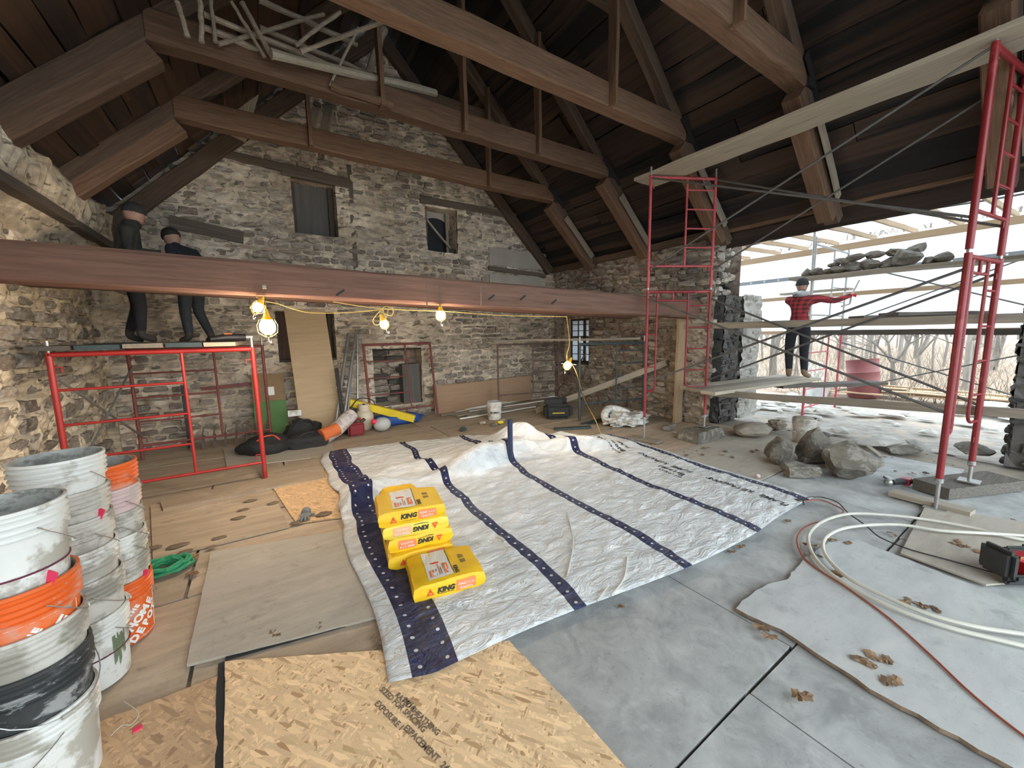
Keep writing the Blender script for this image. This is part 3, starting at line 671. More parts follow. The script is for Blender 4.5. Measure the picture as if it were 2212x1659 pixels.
pole((522, 4), (590, 128), 4.95, 4.95, .025, m_log, 'short slanting pole leaning at the left of the pole stack')
pole((500, 4), (572, 124), 4.9, 4.95, .018, m_log, 'thin dark slanting pole beside the left end of the stack')
pole((648, 112), (850, 38), 4.5, 4.4, .022, m_log, 'forked pole rising right from the pale pole to the big truss timber')
pole((640, 98), (735, 25), 5.0, 5.0, .02, m_log, 'thin slat rising to the right behind the forked pole')
pole((712, 185), (775, 60), 5.0, 5.0, .014, m_palewood, 'thin slat standing upright through the pole stack')
pole((783, 190), (830, 62), 5.5, 5.5, .045, m_log, 'broad slab leaning upright behind the pole stack')
pole((436, 92), (432, 0), 4.85, 4.85, .022, m_log, 'upright stick at the left end of the pole stack')
pole((466, 92), (455, 0), 4.9, 4.9, .018, m_log, 'second upright stick near the left end of the pole stack')
pole((470, 96), (700, 30), 4.95, 5.1, .02, m_log, 'slat slanting up to the right across the upper poles')
pole((560, 60), (800, 160), 5.05, 5.35, .025, m_log, 'third long peeled pole lying between the hangers')
pole((600, 130), (760, 190), 5.1, 5.2, .022, m_log, 'short pole lying low beside the thick pale pole')
pole((405, 80), (382, 4), 4.85, 4.8, .022, m_log, 'crooked branch hanging at the left below the roof boards')
pole((715, 186), (848, 226), 5.0, 5.0, .045, m_beam, 'short orange-brown block lying on top of the second truss timber')
for (x, z) in ((640, 60), (745, 60), (860, 100)):
    pass

# ------------------------------------------------------------------ great tie beam, second beam behind, prop
def bigbeam(name, L0, L1, R0, R1, yL, yR, wd, m, **k):
    """a timber through two measured ends: (x,z) bottom/top of the front face"""
    cl = Vector((L0[0], yL+wd/2, (L0[1]+L1)/2)); cr = Vector((R0[0], yR+wd/2, (R0[1]+R1)/2))
    return beam(name, cl, cr, wd, ((L1-L0[1])+(R1-R0[1]))/2, m, jit=.007, **k)
a, b = W(0, 515, 'y', 4.6), W(0, 605, 'y', 4.6); c, d = W(1562, 653, 'y', 3.95), W(1562, 690, 'y', 3.95)
ex = (a.x-XL)/(c.x-a.x)
mb = MB()
n = 16; P8 = []
TB = thing('tie_beam', 'massive reddish-brown timber beam crossing the whole room with work lights hanging under it', 'beam', (2.4, 4.4, 2.2))
def lerp(a, b, t): return a+(b-a)*t
A_, B_ = a+(a-c)*ex, b+(b-d)*ex
top_c = (A_+c)/2
p0 = (A_+B_)/2+Vector((0, .14, 0)); p1 = (c+d)/2+Vector((0, .14, 0))
hL, hR = A_.z-B_.z, c.z-d.z
M = axisM(p0, p1); Ln = (p1-p0).length; vs = []; rr = random.Random(2)
for i in range(25):
    t = i/24; h = lerp(hL, hR, t)/2; wv = .14; j = lambda: rr.uniform(-.006, .006)
    for (y, z) in ((-wv+.015, -h), (wv-.015, -h), (wv, -h+.02), (wv, h-.02), (wv-.015, h), (-wv+.02, h), (-wv, h-.025), (-wv, -h+.015)): vs.append((Ln*t, y+j(), z+j()))
fs = [(i*8+q, (i+1)*8+q, (i+1)*8+(q+1) % 8, i*8+(q+1) % 8) for i in range(24) for q in range(8)]+[tuple(range(8)), tuple(24*8+q for q in range(8))[::-1]]
me = MB().add(vs, [f[::-1] for f in fs]).mesh('timber', m_tie); bm = bmesh.new(); bm.from_mesh(me); bmesh.ops.recalc_face_normals(bm, faces=bm.faces); bm.to_mesh(me); bm.free()
inst('timber', me, M, TB)
def bf(px, py):   # point on the front face of the tie beam
    t = (px)/1562; return W(px, py, 'y', lerp(4.6, 3.95, t)-.012)
for (x, y, w_, h_) in ((571, 620, .03, .03),):
    p = bf(x, y); O('wooden_peg', MB().box(p, (w_, .03, h_)), m_palewood, TB)
for (x, y) in ((1062, 642), (1130, 643), (1197, 652), (735, 632)):
    p = bf(x, y); O('mortise_notch', MB().box(p+Vector((0, .004, 0)), (.1, .012, .022), Matrix.Rotation(R(-35), 3, 'Y')), m_iron, TB)
for x in (1040, 922, 950):
    p = bf(x, 640); O('saw_mark', MB().box(p+Vector((0, .006, 0)), (.008, .012, .24)), m_lintel, TB)
p = W(60, 625, 'y', 6.4); q = W(1385, 697, 'y', 5.6)
beam('second_beam', (XL, 6.0, 2.43), (XR, 5.6, 2.15), .22, .34, m_tie, label='darker timber beam parallel to and just behind the great tie beam', cat='beam')
pb = W(1461, 912, 'z', 0); beam('prop_post', (pb[0], 4.25, 0), (pb[0]+.02, 4.25, 1.93), .22, .05, m_newwood, up=(0, 1, 0), label='new pale plank post propping the right end of the great beam', cat='post')
# ================================================================== FLOOR
mb = MB(); mb.box((2.6, 2.3, -.085), (10.2, 12.2, .1)); fl = O('floor', mb, m_dirt, kind='structure')
def fpanel(pts, z=.0, th=.018, m=m_ply, name='floor_panel', parent=fl, **k):
    mb = MB(); mb.poly(pts, z-th, z); return O(name, mb, m, parent, **k)
rr = random.Random(12)
rows = [(8.05, 6.86), (6.85, 5.64), (5.63, 4.42), (4.41, 3.2), (3.19, 1.98), (1.97, .76), (.75, -.46), (-.47, -1.68), (-1.69, -2.9)]
for j, (y1, y0) in enumerate(rows):
    x = -3.1+rr.uniform(0, 1.4)
    while x < XR+.9:
        a, b = max(x, XL), min(x+2.436, XR+(.3 if 3.7 > y0 > .3 else 0))
        if b-a > .1:
            k = rr.uniform(-.01, .01); g = .008; near = (a+b)/2 > 1.6 and y1 < 3.3
            if y1 < 2.0 and (a+b)/2 > -.2: g = .003
            m = m_ply if not near else rr.choice((m_plyG, m_ply))
            if y1 < 2.0 and (a+b)/2 > -.2: m = m_conc
            fpanel([(a+g, y0+k+g), (b-g, y0-k+g), (b-g, y1-k-g), (a+g, y1+k-g)], z=rr.uniform(-.008, -.002), m=m)
        x += 2.44
# gaps and individual loose sheets lying on the floor
def sheet(name, px, z, th, m, label, edge=None, pts=None, ragged=0, mat2=None):
    P = pts or [G(x, y, z) for x, y in px]
    if ragged:
        o = []
        for i in range(len(P)):
            a, b = Vector(P[i]), Vector(P[(i+1) % len(P)]); n = max(1, int((b-a).length/.05))
            for k in range(n):
                q = a.lerp(b, k/n); o.append((q.x+rr.uniform(-1, 1)*ragged, q.y+rr.uniform(-1, 1)*ragged))
        P = o
    mb = MB(); mb.poly(P, z-th, z)
    if mat2: mb.mi = [0, 0]+[1]*(len(mb.f)-2)
    return O(name, mb, [m, mat2] if mat2 else m, None, label=label, cat='board')
so = sheet('strand_board_sheet', [(487, 1428), (1100, 1384), (1240, 1530), (1640, 1980), (478, 1900)], .02, .018, m_osb, 'bright pale strand board sheet in the foreground under the tarp corner', ragged=.003)
sheet('plywood_sheet', [(456, 1192), (860, 1125), (900, 1310), (790, 1338), (402, 1436)], .018, .016, m_plyG, 'grey beige plywood sheet left of the tarp', ragged=.002, mat2=m_palewood)
sheet('strand_board_sheet', [(250, 1545), (468, 1462), (462, 1900), (20, 1900), (100, 1600)], .012, .012, m_osbB, 'brown strand board sheet beside the foreground bucket stack', ragged=.006)
sheet('strand_board_sheet', [(585, 1046), (712, 1012), (800, 1108), (640, 1130)], .012, .012, m_osbC, 'yellowish strand board piece beside the upper left edge of the tarp', ragged=.003)
sheet('plywood_sheet', [(455, 1070), (582, 1046), (625, 1138), (330, 1210), (325, 1092)], .01, .01, m_ply, 'muddy pinkish plywood sheet with clumps of mud, left of the strand board piece')
sheet('plywood_plank', [(345, 1080), (700, 1008), (702, 1030), (352, 1100)], .03, .02, m_ply, 'long weathered plank lying in front of the low red scaffold')
sheet('plywood_sheet', [(482, 968), (715, 945), (722, 983), (490, 1010)], .012, .012, m_plyG, 'pale plywood strip under the right leg of the low red scaffold')
sheet('plywood_plank', [(560, 1020), (700, 985), (706, 1010), (575, 1045)], .022, .02, m_ply, 'tan weathered plank between the scaffold leg and the tarp corner')
gs = sheet('grey_sheet', [(1590, 1316), (1605, 1298), (1655, 1262), (1700, 1250), (1735, 1208), (1790, 1172), (1850, 1165), (2500, 1420), (2600, 1900), (2440, 1800), (1880, 1486), (1690, 1362)], .024, .02, m_greysheet, 'pale grey faced panel with swollen ragged edges, lower right', ragged=.008, mat2=m_edge)
sheet('plywood_sheet', [(1998, 1094), (2300, 1140), (2420, 1240), (2130, 1262), (1945, 1194)], .026, .012, m_plyG, 'pale plywood sheet under the white tubing at the right')
sheet('floor_board_far', [(945, 945), (1010, 958), (1180, 940), (1165, 932)], .008, .008, m_plyG, 'small flat plywood offcut on the floor in front of the white bucket at the back')
for (a, b, wd) in (((487, 1430), (478, 1800), .03), ((487, 1428), (800, 1340), .035)):
    p, q = G(*a), G(*b); d = (Vector(q)-Vector(p)).normalized(); n_ = Vector((-d.y, d.x))*wd
    if a == (487, 1430): n_ = Vector((-abs(n_.x), 0))
    else: n_ = Vector((0, .04))
    fpanel([p, q, (q[0]+n_.x, q[1]+n_.y), (p[0]+n_.x, p[1]+n_.y)], z=.006, th=.004, m=m_darkvoid, name='floor_gap')
# printed stamps on the strand board
def flat(px, py, z, ang): 
    x, y = G(px, py, z); return Matrix.Translation((x, y, z)) @ Matrix.Rotation(R(ang), 4, 'Z')
m_stamp = mat('faded_stamp_ink', (.20, .15, .11), (.14, .1, .07), 30, ramp_=(.4, .6))
text('stamp', 'EDGE  BOSTITCHED', .075, flat(822, 1380, .0212, -82) , m_stamp, so, .0003) if False else None
for s, sz, px, py in (('WESTERN', .06, 830, 1400), ('SIZED FOR SPACING', .036, 868, 1530), ('EXPOSURE 1', .036, 840, 1545), ('RATED SHEATHING', .034, 900, 1540), ('24/16', .034, 884, 1520), ('ESPACEMENT  2440', .036, 925, 1620)):
    text('stamp', s, sz, flat(px, py, .0212, -72), m_stamp, so, .0003, bold=.0008)

# ------------------------------------------------------------------ big white tarpaulin
def tarp():
    m, N, L, P = new_mat('woven_white_tarp'); P.inputs['Roughness'].default_value = .2; P.inputs['Specular IOR Level'].default_value = .6
    uv = N.new('ShaderNodeUVMap'); sp = N.new('ShaderNodeSeparateXYZ'); L.new(uv.outputs[0], sp.inputs[0]); u, v = sp.outputs[0], sp.outputs[1]
    f = None; dots = None
    for k, (c, hw, rowsd) in enumerate(((.22, .115, 2), (1.12, .045, 1), (2.03, .045, 1), (2.98, .045, 1), (3.98, .045, 1))):
        g = math_(N, L, 'LESS_THAN', math_(N, L, 'ABSOLUTE', math_(N, L, 'SUBTRACT', u, c)), hw)
        f = g if f is None else math_(N, L, 'MAXIMUM', f, g)
        for dc in ((-.07, .07) if rowsd == 2 else (0,)):
            du = math_(N, L, 'SUBTRACT', u, c+dc); dv = math_(N, L, 'SUBTRACT', math_(N, L, 'FRACT', math_(N, L, 'MULTIPLY', v, 9.5)), .5)
            dv = math_(N, L, 'DIVIDE', dv, 9.5); r2 = math_(N, L, 'ADD', math_(N, L, 'MULTIPLY', du, du), math_(N, L, 'MULTIPLY', dv, dv))
            d = math_(N, L, 'LESS_THAN', r2, .011**2); dots = d if dots is None else math_(N, L, 'MAXIMUM', dots, d)
    vec = coords(N, L)
    base = ramp(N, L, noi(N, L, vec, 1.6, 6, .65), [(.3, (.80, .815, .82)), (.6, (.90, .915, .93))])
    spk = ramp(N, L, noi(N, L, vec, 26, 3), [(.66, 0), (.74, .5)])
    base = mixc(N, L, spk, base, (.52, .48, .42))
    navy = mixc(N, L, ramp(N, L, noi(N, L, vec, 4, 5), [(.5, 0), (.75, .35)]), (.008, .014, .085), (.10, .10, .15))
    col = mixc(N, L, f, base, navy); col = mixc(N, L, dots, col, (.8, .8, .8)); L.new(col, P.inputs['Base Color'])
    h = math_(N, L, 'ADD', noi(N, L, coords(N, L, (1, 2.2, 1), rotz=.5), 5, 7, .62, 1.2), math_(N, L, 'MULTIPLY', noi(N, L, vec, 22, 4), .25))
    bump(N, L, P, h, 1.0, .09)
    nu, nv = 150, 150; mb = MB(); uvs = []
    def gz(x, y, s): return 0
    def ridge(u, v, c, wd, h): return h*math.exp(-((v-c)/wd)**2)
    for j in range(nv+1):
        for i in range(nu+1):
            s, t = i/nu, j/nv                       # s across (x), t from near (0) to far (1)
            u = s*4.1; v = t*4.6
            xl = lerp(.40, .62, min(1, t*1.3))+.03*math.sin(t*14)+(-.06 if .43 < t < .62 else 0)*math.sin((t-.43)/.19*PI); xr = lerp(4.52, 4.80, t)+.02*math.sin(t*11)
            x = lerp(xl, xr, s)
            near = 1.68-.26*min(1,s*1.4)+.03*math.sin(s*9) + (.07*(1-s/.05) if s < .05 else 0)
            farr = 6.0 if s < .12 else lerp(6.0, 5.6, (s-.12)/.4) if s < .52 else lerp(5.6, 4.3, min(1, (s-.52)/.4))
            y = lerp(near, farr, t)
            # crumpled ridge line running across the tarp
            yc = 3.75+.5*math.sin(s*3.0+.2)+.12*math.sin(s*13); k = max(0.0, 1-abs(s-.42)/.62)**.6
            z = .30*k*math.exp(-((y-yc)/.13)**2)*(.6+.4*math.sin(s*17+1)) + .10*k*math.exp(-((y-yc-.42)/.16)**2)
            yc2 = 4.95-.25*s+.15*math.sin(s*15); z += .26*max(0, 1-abs(s-.66)/.32)*math.exp(-((y-yc2)/.2)**2)*(.6+.4*math.sin(s*23))
            z += .16*max(0, 1-abs(s-.55)/.12)*math.exp(-((y-4.35)/.3)**2)
            q = Vector((x*1.6, y*1.6, 0)); far_ = min(1, max(0, (y-2.6)/1.5))
            z += (.006+.02*far_)*(1+noise.noise(q*2.1))+.02*(1-2*abs(noise.noise(Vector((x*2.2+y*1.1, y*3.1-x, 2)))))**3*.5+.016*abs(noise.noise(q*4.3+Vector((4, 0, 0))))+.006*noise.noise(Vector((x*9, y*5, 1)))
            x += .05*far_*noise.noise(q*1.7+Vector((9, 9, 0)))+.35*z*math.sin(s*9+y*2)*.5
            dy = -.25*z if y < yc else 0
            e = min(s, 1-s, t)*25
            mb.v.append((x, y+dy, .026+max(.0, z)*(min(1, e+.25)))); uvs.append((u, v))
    for j in range(nv):
        for i in range(nu): mb.f.append((j*(nu+1)+i, j*(nu+1)+i+1, (j+1)*(nu+1)+i+1, (j+1)*(nu+1)+i)); mb.mi.append(0)
    me = mb.mesh('tarpaulin', m, True); lay = me.uv_layers.new(name='UVMap'); lp = me.loops
    buf = [0.0]*(2*len(lp))
    for k, l in enumerate(lp): buf[2*k], buf[2*k+1] = uvs[l.vertex_index]
    lay.data.foreach_set('uv', buf)
    o = bpy.data.objects.new('tarpaulin', me); C.objects.link(o); MW[o.name] = Matrix()
    md = o.modifiers.new('thickness', 'SOLIDIFY'); md.thickness = .004; md.offset = 1
    meta(o, 'big white plastic tarpaulin with navy dotted stripes spread over the floor', 'tarpaulin')
    grid = [Vector(v) for v in mb.v]
    def at(s, t): 
        i, j = int(s*nu), int(t*nv); return grid[j*(nu+1)+i]
    return o, at
tp, tat = tarp()
# lettering on the last panel, laid letter by letter on the sheet
def tline(s_txt, s, t0, dt, size, bold=.0015):
    t = t0
    for ch in s_txt:
        if ch != ' ':
            p = tat(s, t); q = tat(s, min(.99, t+.02)); d = (q-p).normalized(); sd = (tat(min(.999, s+.02), t)-p).normalized(); n_ = sd.cross(d).normalized(); sd = d.cross(n_)
            M = Matrix(((d.x, -sd.x, n_.x, p.x), (d.y, -sd.y, n_.y, p.y), (d.z, -sd.z, n_.z, p.z+.009), (0, 0, 0, 1)))
            text('letter', ch, size, M, m_lab_k, tp, .0004, bold)
        t += dt
tline('FLAME RETARDANT   FLAME RETARDANT   FLAME RETARDANT', .895, .02, .0195, .095)
tline('Ensocel', .86, .36, .0185, .1, .003); tline('Ensocel', .86, .68, .0185, .1, .003)
tline('ENCLOSURE', .845, .34, .012, .045); tline('ENCLOSURE', .845, .66, .012, .045)
# short end straps/cut strings on the tarp
for k, pts in enumerate(([(1225, 1110), (1238, 1170), (1225, 1245)], [(1355, 1205), (1348, 1250), (1320, 1288)], [(1312, 1270), (1290, 1300)], [(1073, 1160), (1086, 1166), (1090, 1172)])):
    O('cut_string', MB().tube(smoothpath([Vector((*G(x, y, .05), .055)) for x, y in pts], 5), .006, 5), m_hose, smooth=True, label='short white cut string lying on the tarpaulin', cat='string', group='white strings on the tarpaulin')
ph = G(1100, 975)
O('upright_pipe', MB().tube([(2.62, 4.05, 0), (2.62, 4.05, .62)], .034, 16), m_navy, smooth=True, label='short dark blue pipe standing upright through the tarpaulin', cat='pipe')

# ================================================================== SCAFFOLDING
def frame_parts(t, pt, x0, x1, z0, z1, m, kind, d=.021, stub=True):
    """welded frame in the plane given by pt(x,z); legs x0,x1"""
    tb = lambda a, b, r=d: MB().tube([pt(*a), pt(*b)], r, 10)
    lg = {x: O('leg', tb((x, z0), (x, z1)), m, t, True) for x in (x0, x1)}
    if stub:
        for x in (x0, x1): O('coupling_pin', tb((x, z1), (x, z1+.11), .016), m_steel, lg[x], True)
    s = 1 if x1 > x0 else -1; w_ = abs(x1-x0)
    if kind == 'low':
        O('top_bar', tb((x0, z1-.02), (x1, z1-.02)), m, t, True); O('bottom_bar', tb((x0, z0+.2), (x1, z0+.2), .017), m, t, True)
        xm = x0+(x1-x0)*.6; O('inner_post', tb((xm, z0+.2), (xm, z1-.02), .015), m, t, True)
        for k in range(1, 4): O('rung', tb((x0, z0+.2+(z1-z0-.22)*k/4), (xm, z0+.2+(z1-z0-.22)*k/4), .013), m, t, True)
    if kind == 'ladder':
        O('top_bar', tb((x0, z1-.03), (x1, z1-.03)), m, t, True); O('bottom_bar', tb((x0, z0+.32), (x1, z0+.32), .017), m, t, True)
        xm = x0+(x1-x0)*.56; O('inner_post', tb((xm, z0+.32), (xm, z1-.03), .015), m, t, True)
        for k in range(1, 5): O('rung', tb((xm, z0+.32+(z1-z0-.35)*k/4.6), (x1, z0+.32+(z1-z0-.35)*k/4.6), .012), m, t, True)
    if kind == 'walk':
        O('top_bar', tb((x0, z1-.03), (x1, z1-.03), .022), m, t, True)
        a, b = x0+(x1-x0)*.15, x0+(x1-x0)*.64; zl = z0+.42
        O('second_bar', tb((a, z1-.16), (b, z1-.16), .014), m, t, True)
        O('inner_post', MB().tube(fillet([pt(a, z1-.03), pt(a, zl), pt(x0, zl)], .09), .014, 8), m, t, True)
        O('inner_post', MB().tube(fillet([pt(b, z1-.03), pt(b, zl+.05), pt(x1, zl+.05)], .12), .014, 8), m, t, True)
        O('short_tie', tb(((a+b)/2, z1-.16), ((a+b)/2, z1-.03), .014), m, t, True)
        for k in range(1, 3): O('rung', tb((x0, zl+.18+.5*k-.3), (a, zl+.18+.5*k-.3), .011), m, t, True)
        for k in range(4): O('rung', tb((b, zl+.42+.33*k-.1), (x1, zl+.42+.33*k-.1), .011), m, t, True)
    for x, q in ((x0, s), (x1, -s)):
        for z in (z0+.3, z1-.14): O('brace_lock', MB().tube([pt(x, z), pt(x+q*.07, z), pt(x+q*.07, z-.05)], .008, 6), m, lg[x], False)
def frame(label, pt, x0, x1, z0, z1, m, kind, group=None, d=.021, stub=True):
    p = pt((x0+x1)/2, z0); t = thing('scaffold', label, 'scaffold frame', p, group=group)
    frame_parts(t, pt, x0, x1, z0, z1, m, kind, d, stub); return t
def jack(label, x, y, z1, pad=True, z0=0.0):
    t = thing('screw_jack', label, 'jack', (x, y, 0), group='scaffold screw jacks')
    O('screw', MB().tube([(x, y, z0+.02), (x, y, z1)], .016, 10), m_steel, t, True); O('foot_plate', MB().box((x, y, z0+.012+.01), (.15, .15, .012)), m_steel, t)
    O('wing_nut', MB().box((x, y, z1-.01), (.16, .03, .02)).lathe([(.03, z1-.03), (.03, z1+.01)], (x, y, 0), 10), m_steel, t); return t
def xbrace(label, pairs, m=m_darksteel, r=.013, group='scaffold cross braces'):
    mid = (Vector(pairs[0][0])+Vector(pairs[0][1]))/2; t = thing('cross_brace', label, 'cross brace', mid, group=group)
    for a, b in pairs:
        a, b = Vector(a), Vector(b); O('brace_bar', MB().tube([a, b], r, 8), m, t, True)
    O('pivot_bolt', MB().ball(mid, .018, 8), m, t, True); return t
# low scaffold at the left
fy, ry = 5.42, 7.35
pf = lambda x, z: Vector((x, fy, z)); pr_ = lambda x, z: Vector((x+.1, ry, z))
frame('bright red low scaffold frame in front, carrying planks with two men', pf, -1.63, -.04, .02, 1.6, m_redL, 'low', d=.025)
frame('dark red rear frame of the low scaffold near the back wall', pr_, -1.58, -.02, .02, 1.6, m_brownred, 'low')
xbrace('thin grey cross brace between the frames of the low scaffold, left side', [((-1.6, fy, 1.35), (-1.45, ry, .35)), ((-1.6, fy, .35), (-1.45, ry, 1.35))], m_steel)
for k, (yy, mm) in enumerate(((5.55, m_plankwood), (5.82, m_darkplank), (6.09, m_palewood), (6.36, m_plankwood), (6.63, m_darkplank), (6.90, m_plankwood))):
    pass
pl = [(-1.74, -1.45, m_darkplank), (-1.44, -1.12, m_dkgreen), (-1.11, -.8, m_plankwood), (-.79, -.48, m_dkgreen), (-.47, -.18, m_palewood)]
for k, (a, b, mm) in enumerate(pl):
    beam('scaffold_plank', ((a+b)/2, fy-.12, 1.645), ((a+b)/2+.1, ry+.2, 1.65), b-a-.01, .045, mm, label=['leftmost dark plank on the low red scaffold', 'grey-green plank second from the left on the low scaffold', 'brown plank in the middle of the low scaffold deck', 'grey-green plank second from the right on the low scaffold', 'pale plank at the right end of the low scaffold deck'][k], cat='plank', group='planks on the low scaffold')
# leaning maroon frame by the fireplace
def lean(y0, y1, h): return lambda x, z: Vector((x, y0+(y1-y0)*z/h, z))
frame('maroon scaffold frame leaning against the wall around the fireplace', lean(7.65, 7.95, 1.6), 1.75, 3.12, .03, 1.56, m_brownred, 'low', d=.024)
# frames at the back right
a, b = W(1098, 740, 'y', 7.5), W(1205, 740, 'y', 7.0)
pq = lambda x, z: Vector((x, 7.3-(x-4.6)*.2, z))
frame('rusty brown scaffold frame standing behind the white bucket', pq, 4.45, 5.95, .02, 1.5, m_rust, 'ladder', d=.02)
pq2 = lambda x, z: Vector((x, 5.4-(x-5.25)*.25, z))
frame('dark green scaffold frame beside the hanging lamp and window', pq2, 5.12, 6.55, .02, 1.52, m_dkgreen, 'ladder', d=.024)
beam('scaffold_plank', (4.4, 7.35, 1.56), (6.5, 5.15, 1.57), .22, .045, m_plankwood, label='grey plank bridging the rusty frame and the dark green frame', cat='plank')
xbrace('rusty brace crossing in front of the barred window', [((5.9, 7.0, 1.4), (5.3, 5.45, .4)), ((5.9, 7.0, .35), (5.3, 5.45, 1.3))], m_rust)
beam('leaning_timber', (4.95, 6.6, .05), (6.6, 4.6, 1.1), .06, .12, m_plankwood, label='grey timber slanting up from the floor to the right wall', cat='timber')
# main tower
TA, TBy = 3.85, .70
fa = lambda x, z: Vector((5.02+(x-5.02)*.6, TA-(x-5.02)*.307, z)); fb = lambda x, z: Vector((5.18+(x-5.06)*.513, TBy-(x-5.06)*.066, z))
frame('red walk-through scaffold frame, lower half of the tower side beside the stone jamb', fa, 5.02, 6.52, .36, 2.33, m_red, 'walk')
frame('red ladder scaffold frame stacked on top beside the stone jamb', fa, 5.02, 6.52, 2.36, 3.97, m_redP, 'ladder')
frame('large red walk-through scaffold frame nearest the viewpoint, lower half', fb, 5.06, 6.56, .30, 2.33, m_red, 'walk', d=.026)
frame('red ladder scaffold frame on top of the nearest tower frame', fb, 5.06, 6.56, 2.36, 3.97, m_red, 'ladder', d=.026)
jack('steel screw jack under the left leg of the far tower frame', 5.02, TA, .36); jack('steel screw jack under the right leg of the far tower frame', 5.92, 3.39, .36, z0=.16)
jack('steel screw jack under the nearest tower leg', 5.18, TBy, .30); jack('steel screw jack under the rear leg of the near tower frame', 5.95, .6, .34, z0=.12)
for (x, dx, nm, ta, tb_) in ((5.02, .16, 'inner', TA, TBy), (5.92, .03, 'outer', 3.39, .6)):
    xbrace('long steel brace pair on the %s side of the tower, upper lift' % nm, [((x, ta, 2.62), (x+dx, tb_, 3.95)), ((x, ta, 3.93), (x+dx, tb_, 2.62))])
    xbrace('long steel brace pair on the %s side of the tower, lower lift' % nm, [((x, ta, .92), (x+dx, tb_, 2.2)), ((x, ta, 2.2), (x+dx, tb_, .92))])
for k, x in enumerate((5.12, 5.36)):
    beam('scaffold_plank', (x, TA+.3, 4.0), (x+.12, -1.2, 4.02), .235, .05, m_palewood, label=['long pale plank along the top of the tower, near edge', 'long pale plank along the top of the tower, far edge'][k], cat='plank', group='planks on the tower top')
# rail planks and the platform
beam('rail_plank', (5.99, 3.85, 1.785), (6.03, -.3, 1.765), .05, .09, m_plankwood, label='horizontal plank at eye height along the outer side of the tower', cat='plank')
beam('rail_plank', (8.9, 3.3, 1.63), (8.9, -.3, 1.62), .05, .09, m_darkplank, label='dark thin plank just below the eye-height rail, beyond the opening', cat='plank')
beam('rail_plank', (5.99, 3.3, .72), (6.03, -.3, .9), .05, .09, m_plankwood, label='low horizontal plank along the outer side of the tower', cat='plank')
for k, (y, m_) in enumerate(((3.62, m_palewood), (3.37, m_plankwood), (3.12, m_palewood))):
    beam('scaffold_plank', (5.75-.12*k, y, .79), (8.6, y-.25, .79), .235, .05, m_, label=['pale plank of the low platform, farthest of the three', 'middle plank of the low platform strewn with mortar crumbs', 'nearest plank of the low platform reaching out to the worker'][k], cat='plank', group='planks of the low platform')
beam('scaffold_plank', (7.4, 3.0, .74), (9.2, 2.1, .74), .3, .05, m_darkplank, label='short dark plank behind the worker platform', cat='plank')
for k, (p, q) in enumerate((((1640, 700), (1790, 712)), ((1850, 680), (2040, 690)), ((1920, 672), (2100, 690)))):
    a = W(*p, 'x', 7.3); b = W(*q, 'x', 7.8+.2*k); beam('loose_plank', (a.x, a.y, 1.83+.03*k), (b.x+.4, b.y, 1.83+.03*k), .26, .045, m_darkplank if k else m_plankwood, label=['short plank on the rail level beside the worker', 'dark-ended loose plank on the rail level', 'dark-ended loose plank on the rail level, nearer the red tower'][k], cat='plank')
beam('lumber_pad', G(1925, 1070)+(.035,), G(2100, 1118)+(.035,), .14, .045, m_palewood, label='short lumber pad under the nearest tower jack', cat='lumber')
beam('lumber_pad', G(1360, 945)+(.02,), G(1425, 958)+(.02,), .2, .03, m_plankwood, label='small wooden pad under the far tower jack', cat='lumber')
# outer scaffold with a plank full of stones
po = lambda x, z: Vector((x, 3.2, z)); po2 = lambda x, z: Vector((x, .2, z))
frame('red scaffold frame outside beyond the opening', po, 9.15, 10.9, -.08, 1.62, m_redP, 'low', stub=False)
frame('grey galvanised scaffold frame stacked on the outdoor red frame', po, 9.15, 10.9, 1.66, 3.35, m_steel, 'ladder')
O('scaffold_post', MB().tube([(9.15, 3.2, 1.6), (9.05, 3.2, 3.56)], .02, 10), m_steel, smooth=True, label='tall thin grey post passing in front of the worker', cat='post')
xbrace('thin brace pair of the outdoor scaffold', [((10.9, 3.2, .3), (10.9, .2, 1.4)), ((10.9, 3.2, 1.4), (10.9, .2, .3))])
xbrace('upper thin brace pair of the outdoor scaffold', [((10.9, 3.2, 1.8), (10.9, .2, 3.1)), ((10.9, 3.2, 3.1), (10.9, .2, 1.8))])
a, b = W(1715, 605, 'x', 8.9), W(2105, 560, 'x', 8.9)
beam('stone_plank', (8.9, a.y, 2.66), (8.9, b.y-1.2, 2.62), .45, .05, m_plankwood, label='raised plank outside loaded with a row of stones', cat='plank')
beam('shelf_plank', (9.6, 3.9, 2.45), (9.5, 2.7, 2.45), .2, .04, m_palewood, label='short pale plank just under the stone-laden plank', cat='plank')
rr = random.Random(31); y = a.y-.25; k = 0
while y > 1.35:
    s = rr.uniform(.12, .2); lv = 0 if k % 3 else 1
    O('stone', blob((8.85+rr.uniform(-.08, .08), y, 2.685), s, (1, .9+rr.random()*.5, .62+.3*rr.random()), 2, .3, seed=k, flat=.3, fac=True), m_rock, label='rough grey stone lying on the raised outdoor plank', cat='stone', group='stones on the raised plank')
    if k > 1 and y > 1.6: O('stone', blob((8.87+rr.uniform(-.05, .05), y-.06, 2.685+s*.95), s*.8, (1, 1.2, .65), 2, .3, seed=k+40, flat=.3, fac=True), m_rock, label='rough grey stone on the upper layer of the stones on the outdoor plank', cat='stone', group='upper stones on the raised plank')
    y -= s*1.2; k += 1

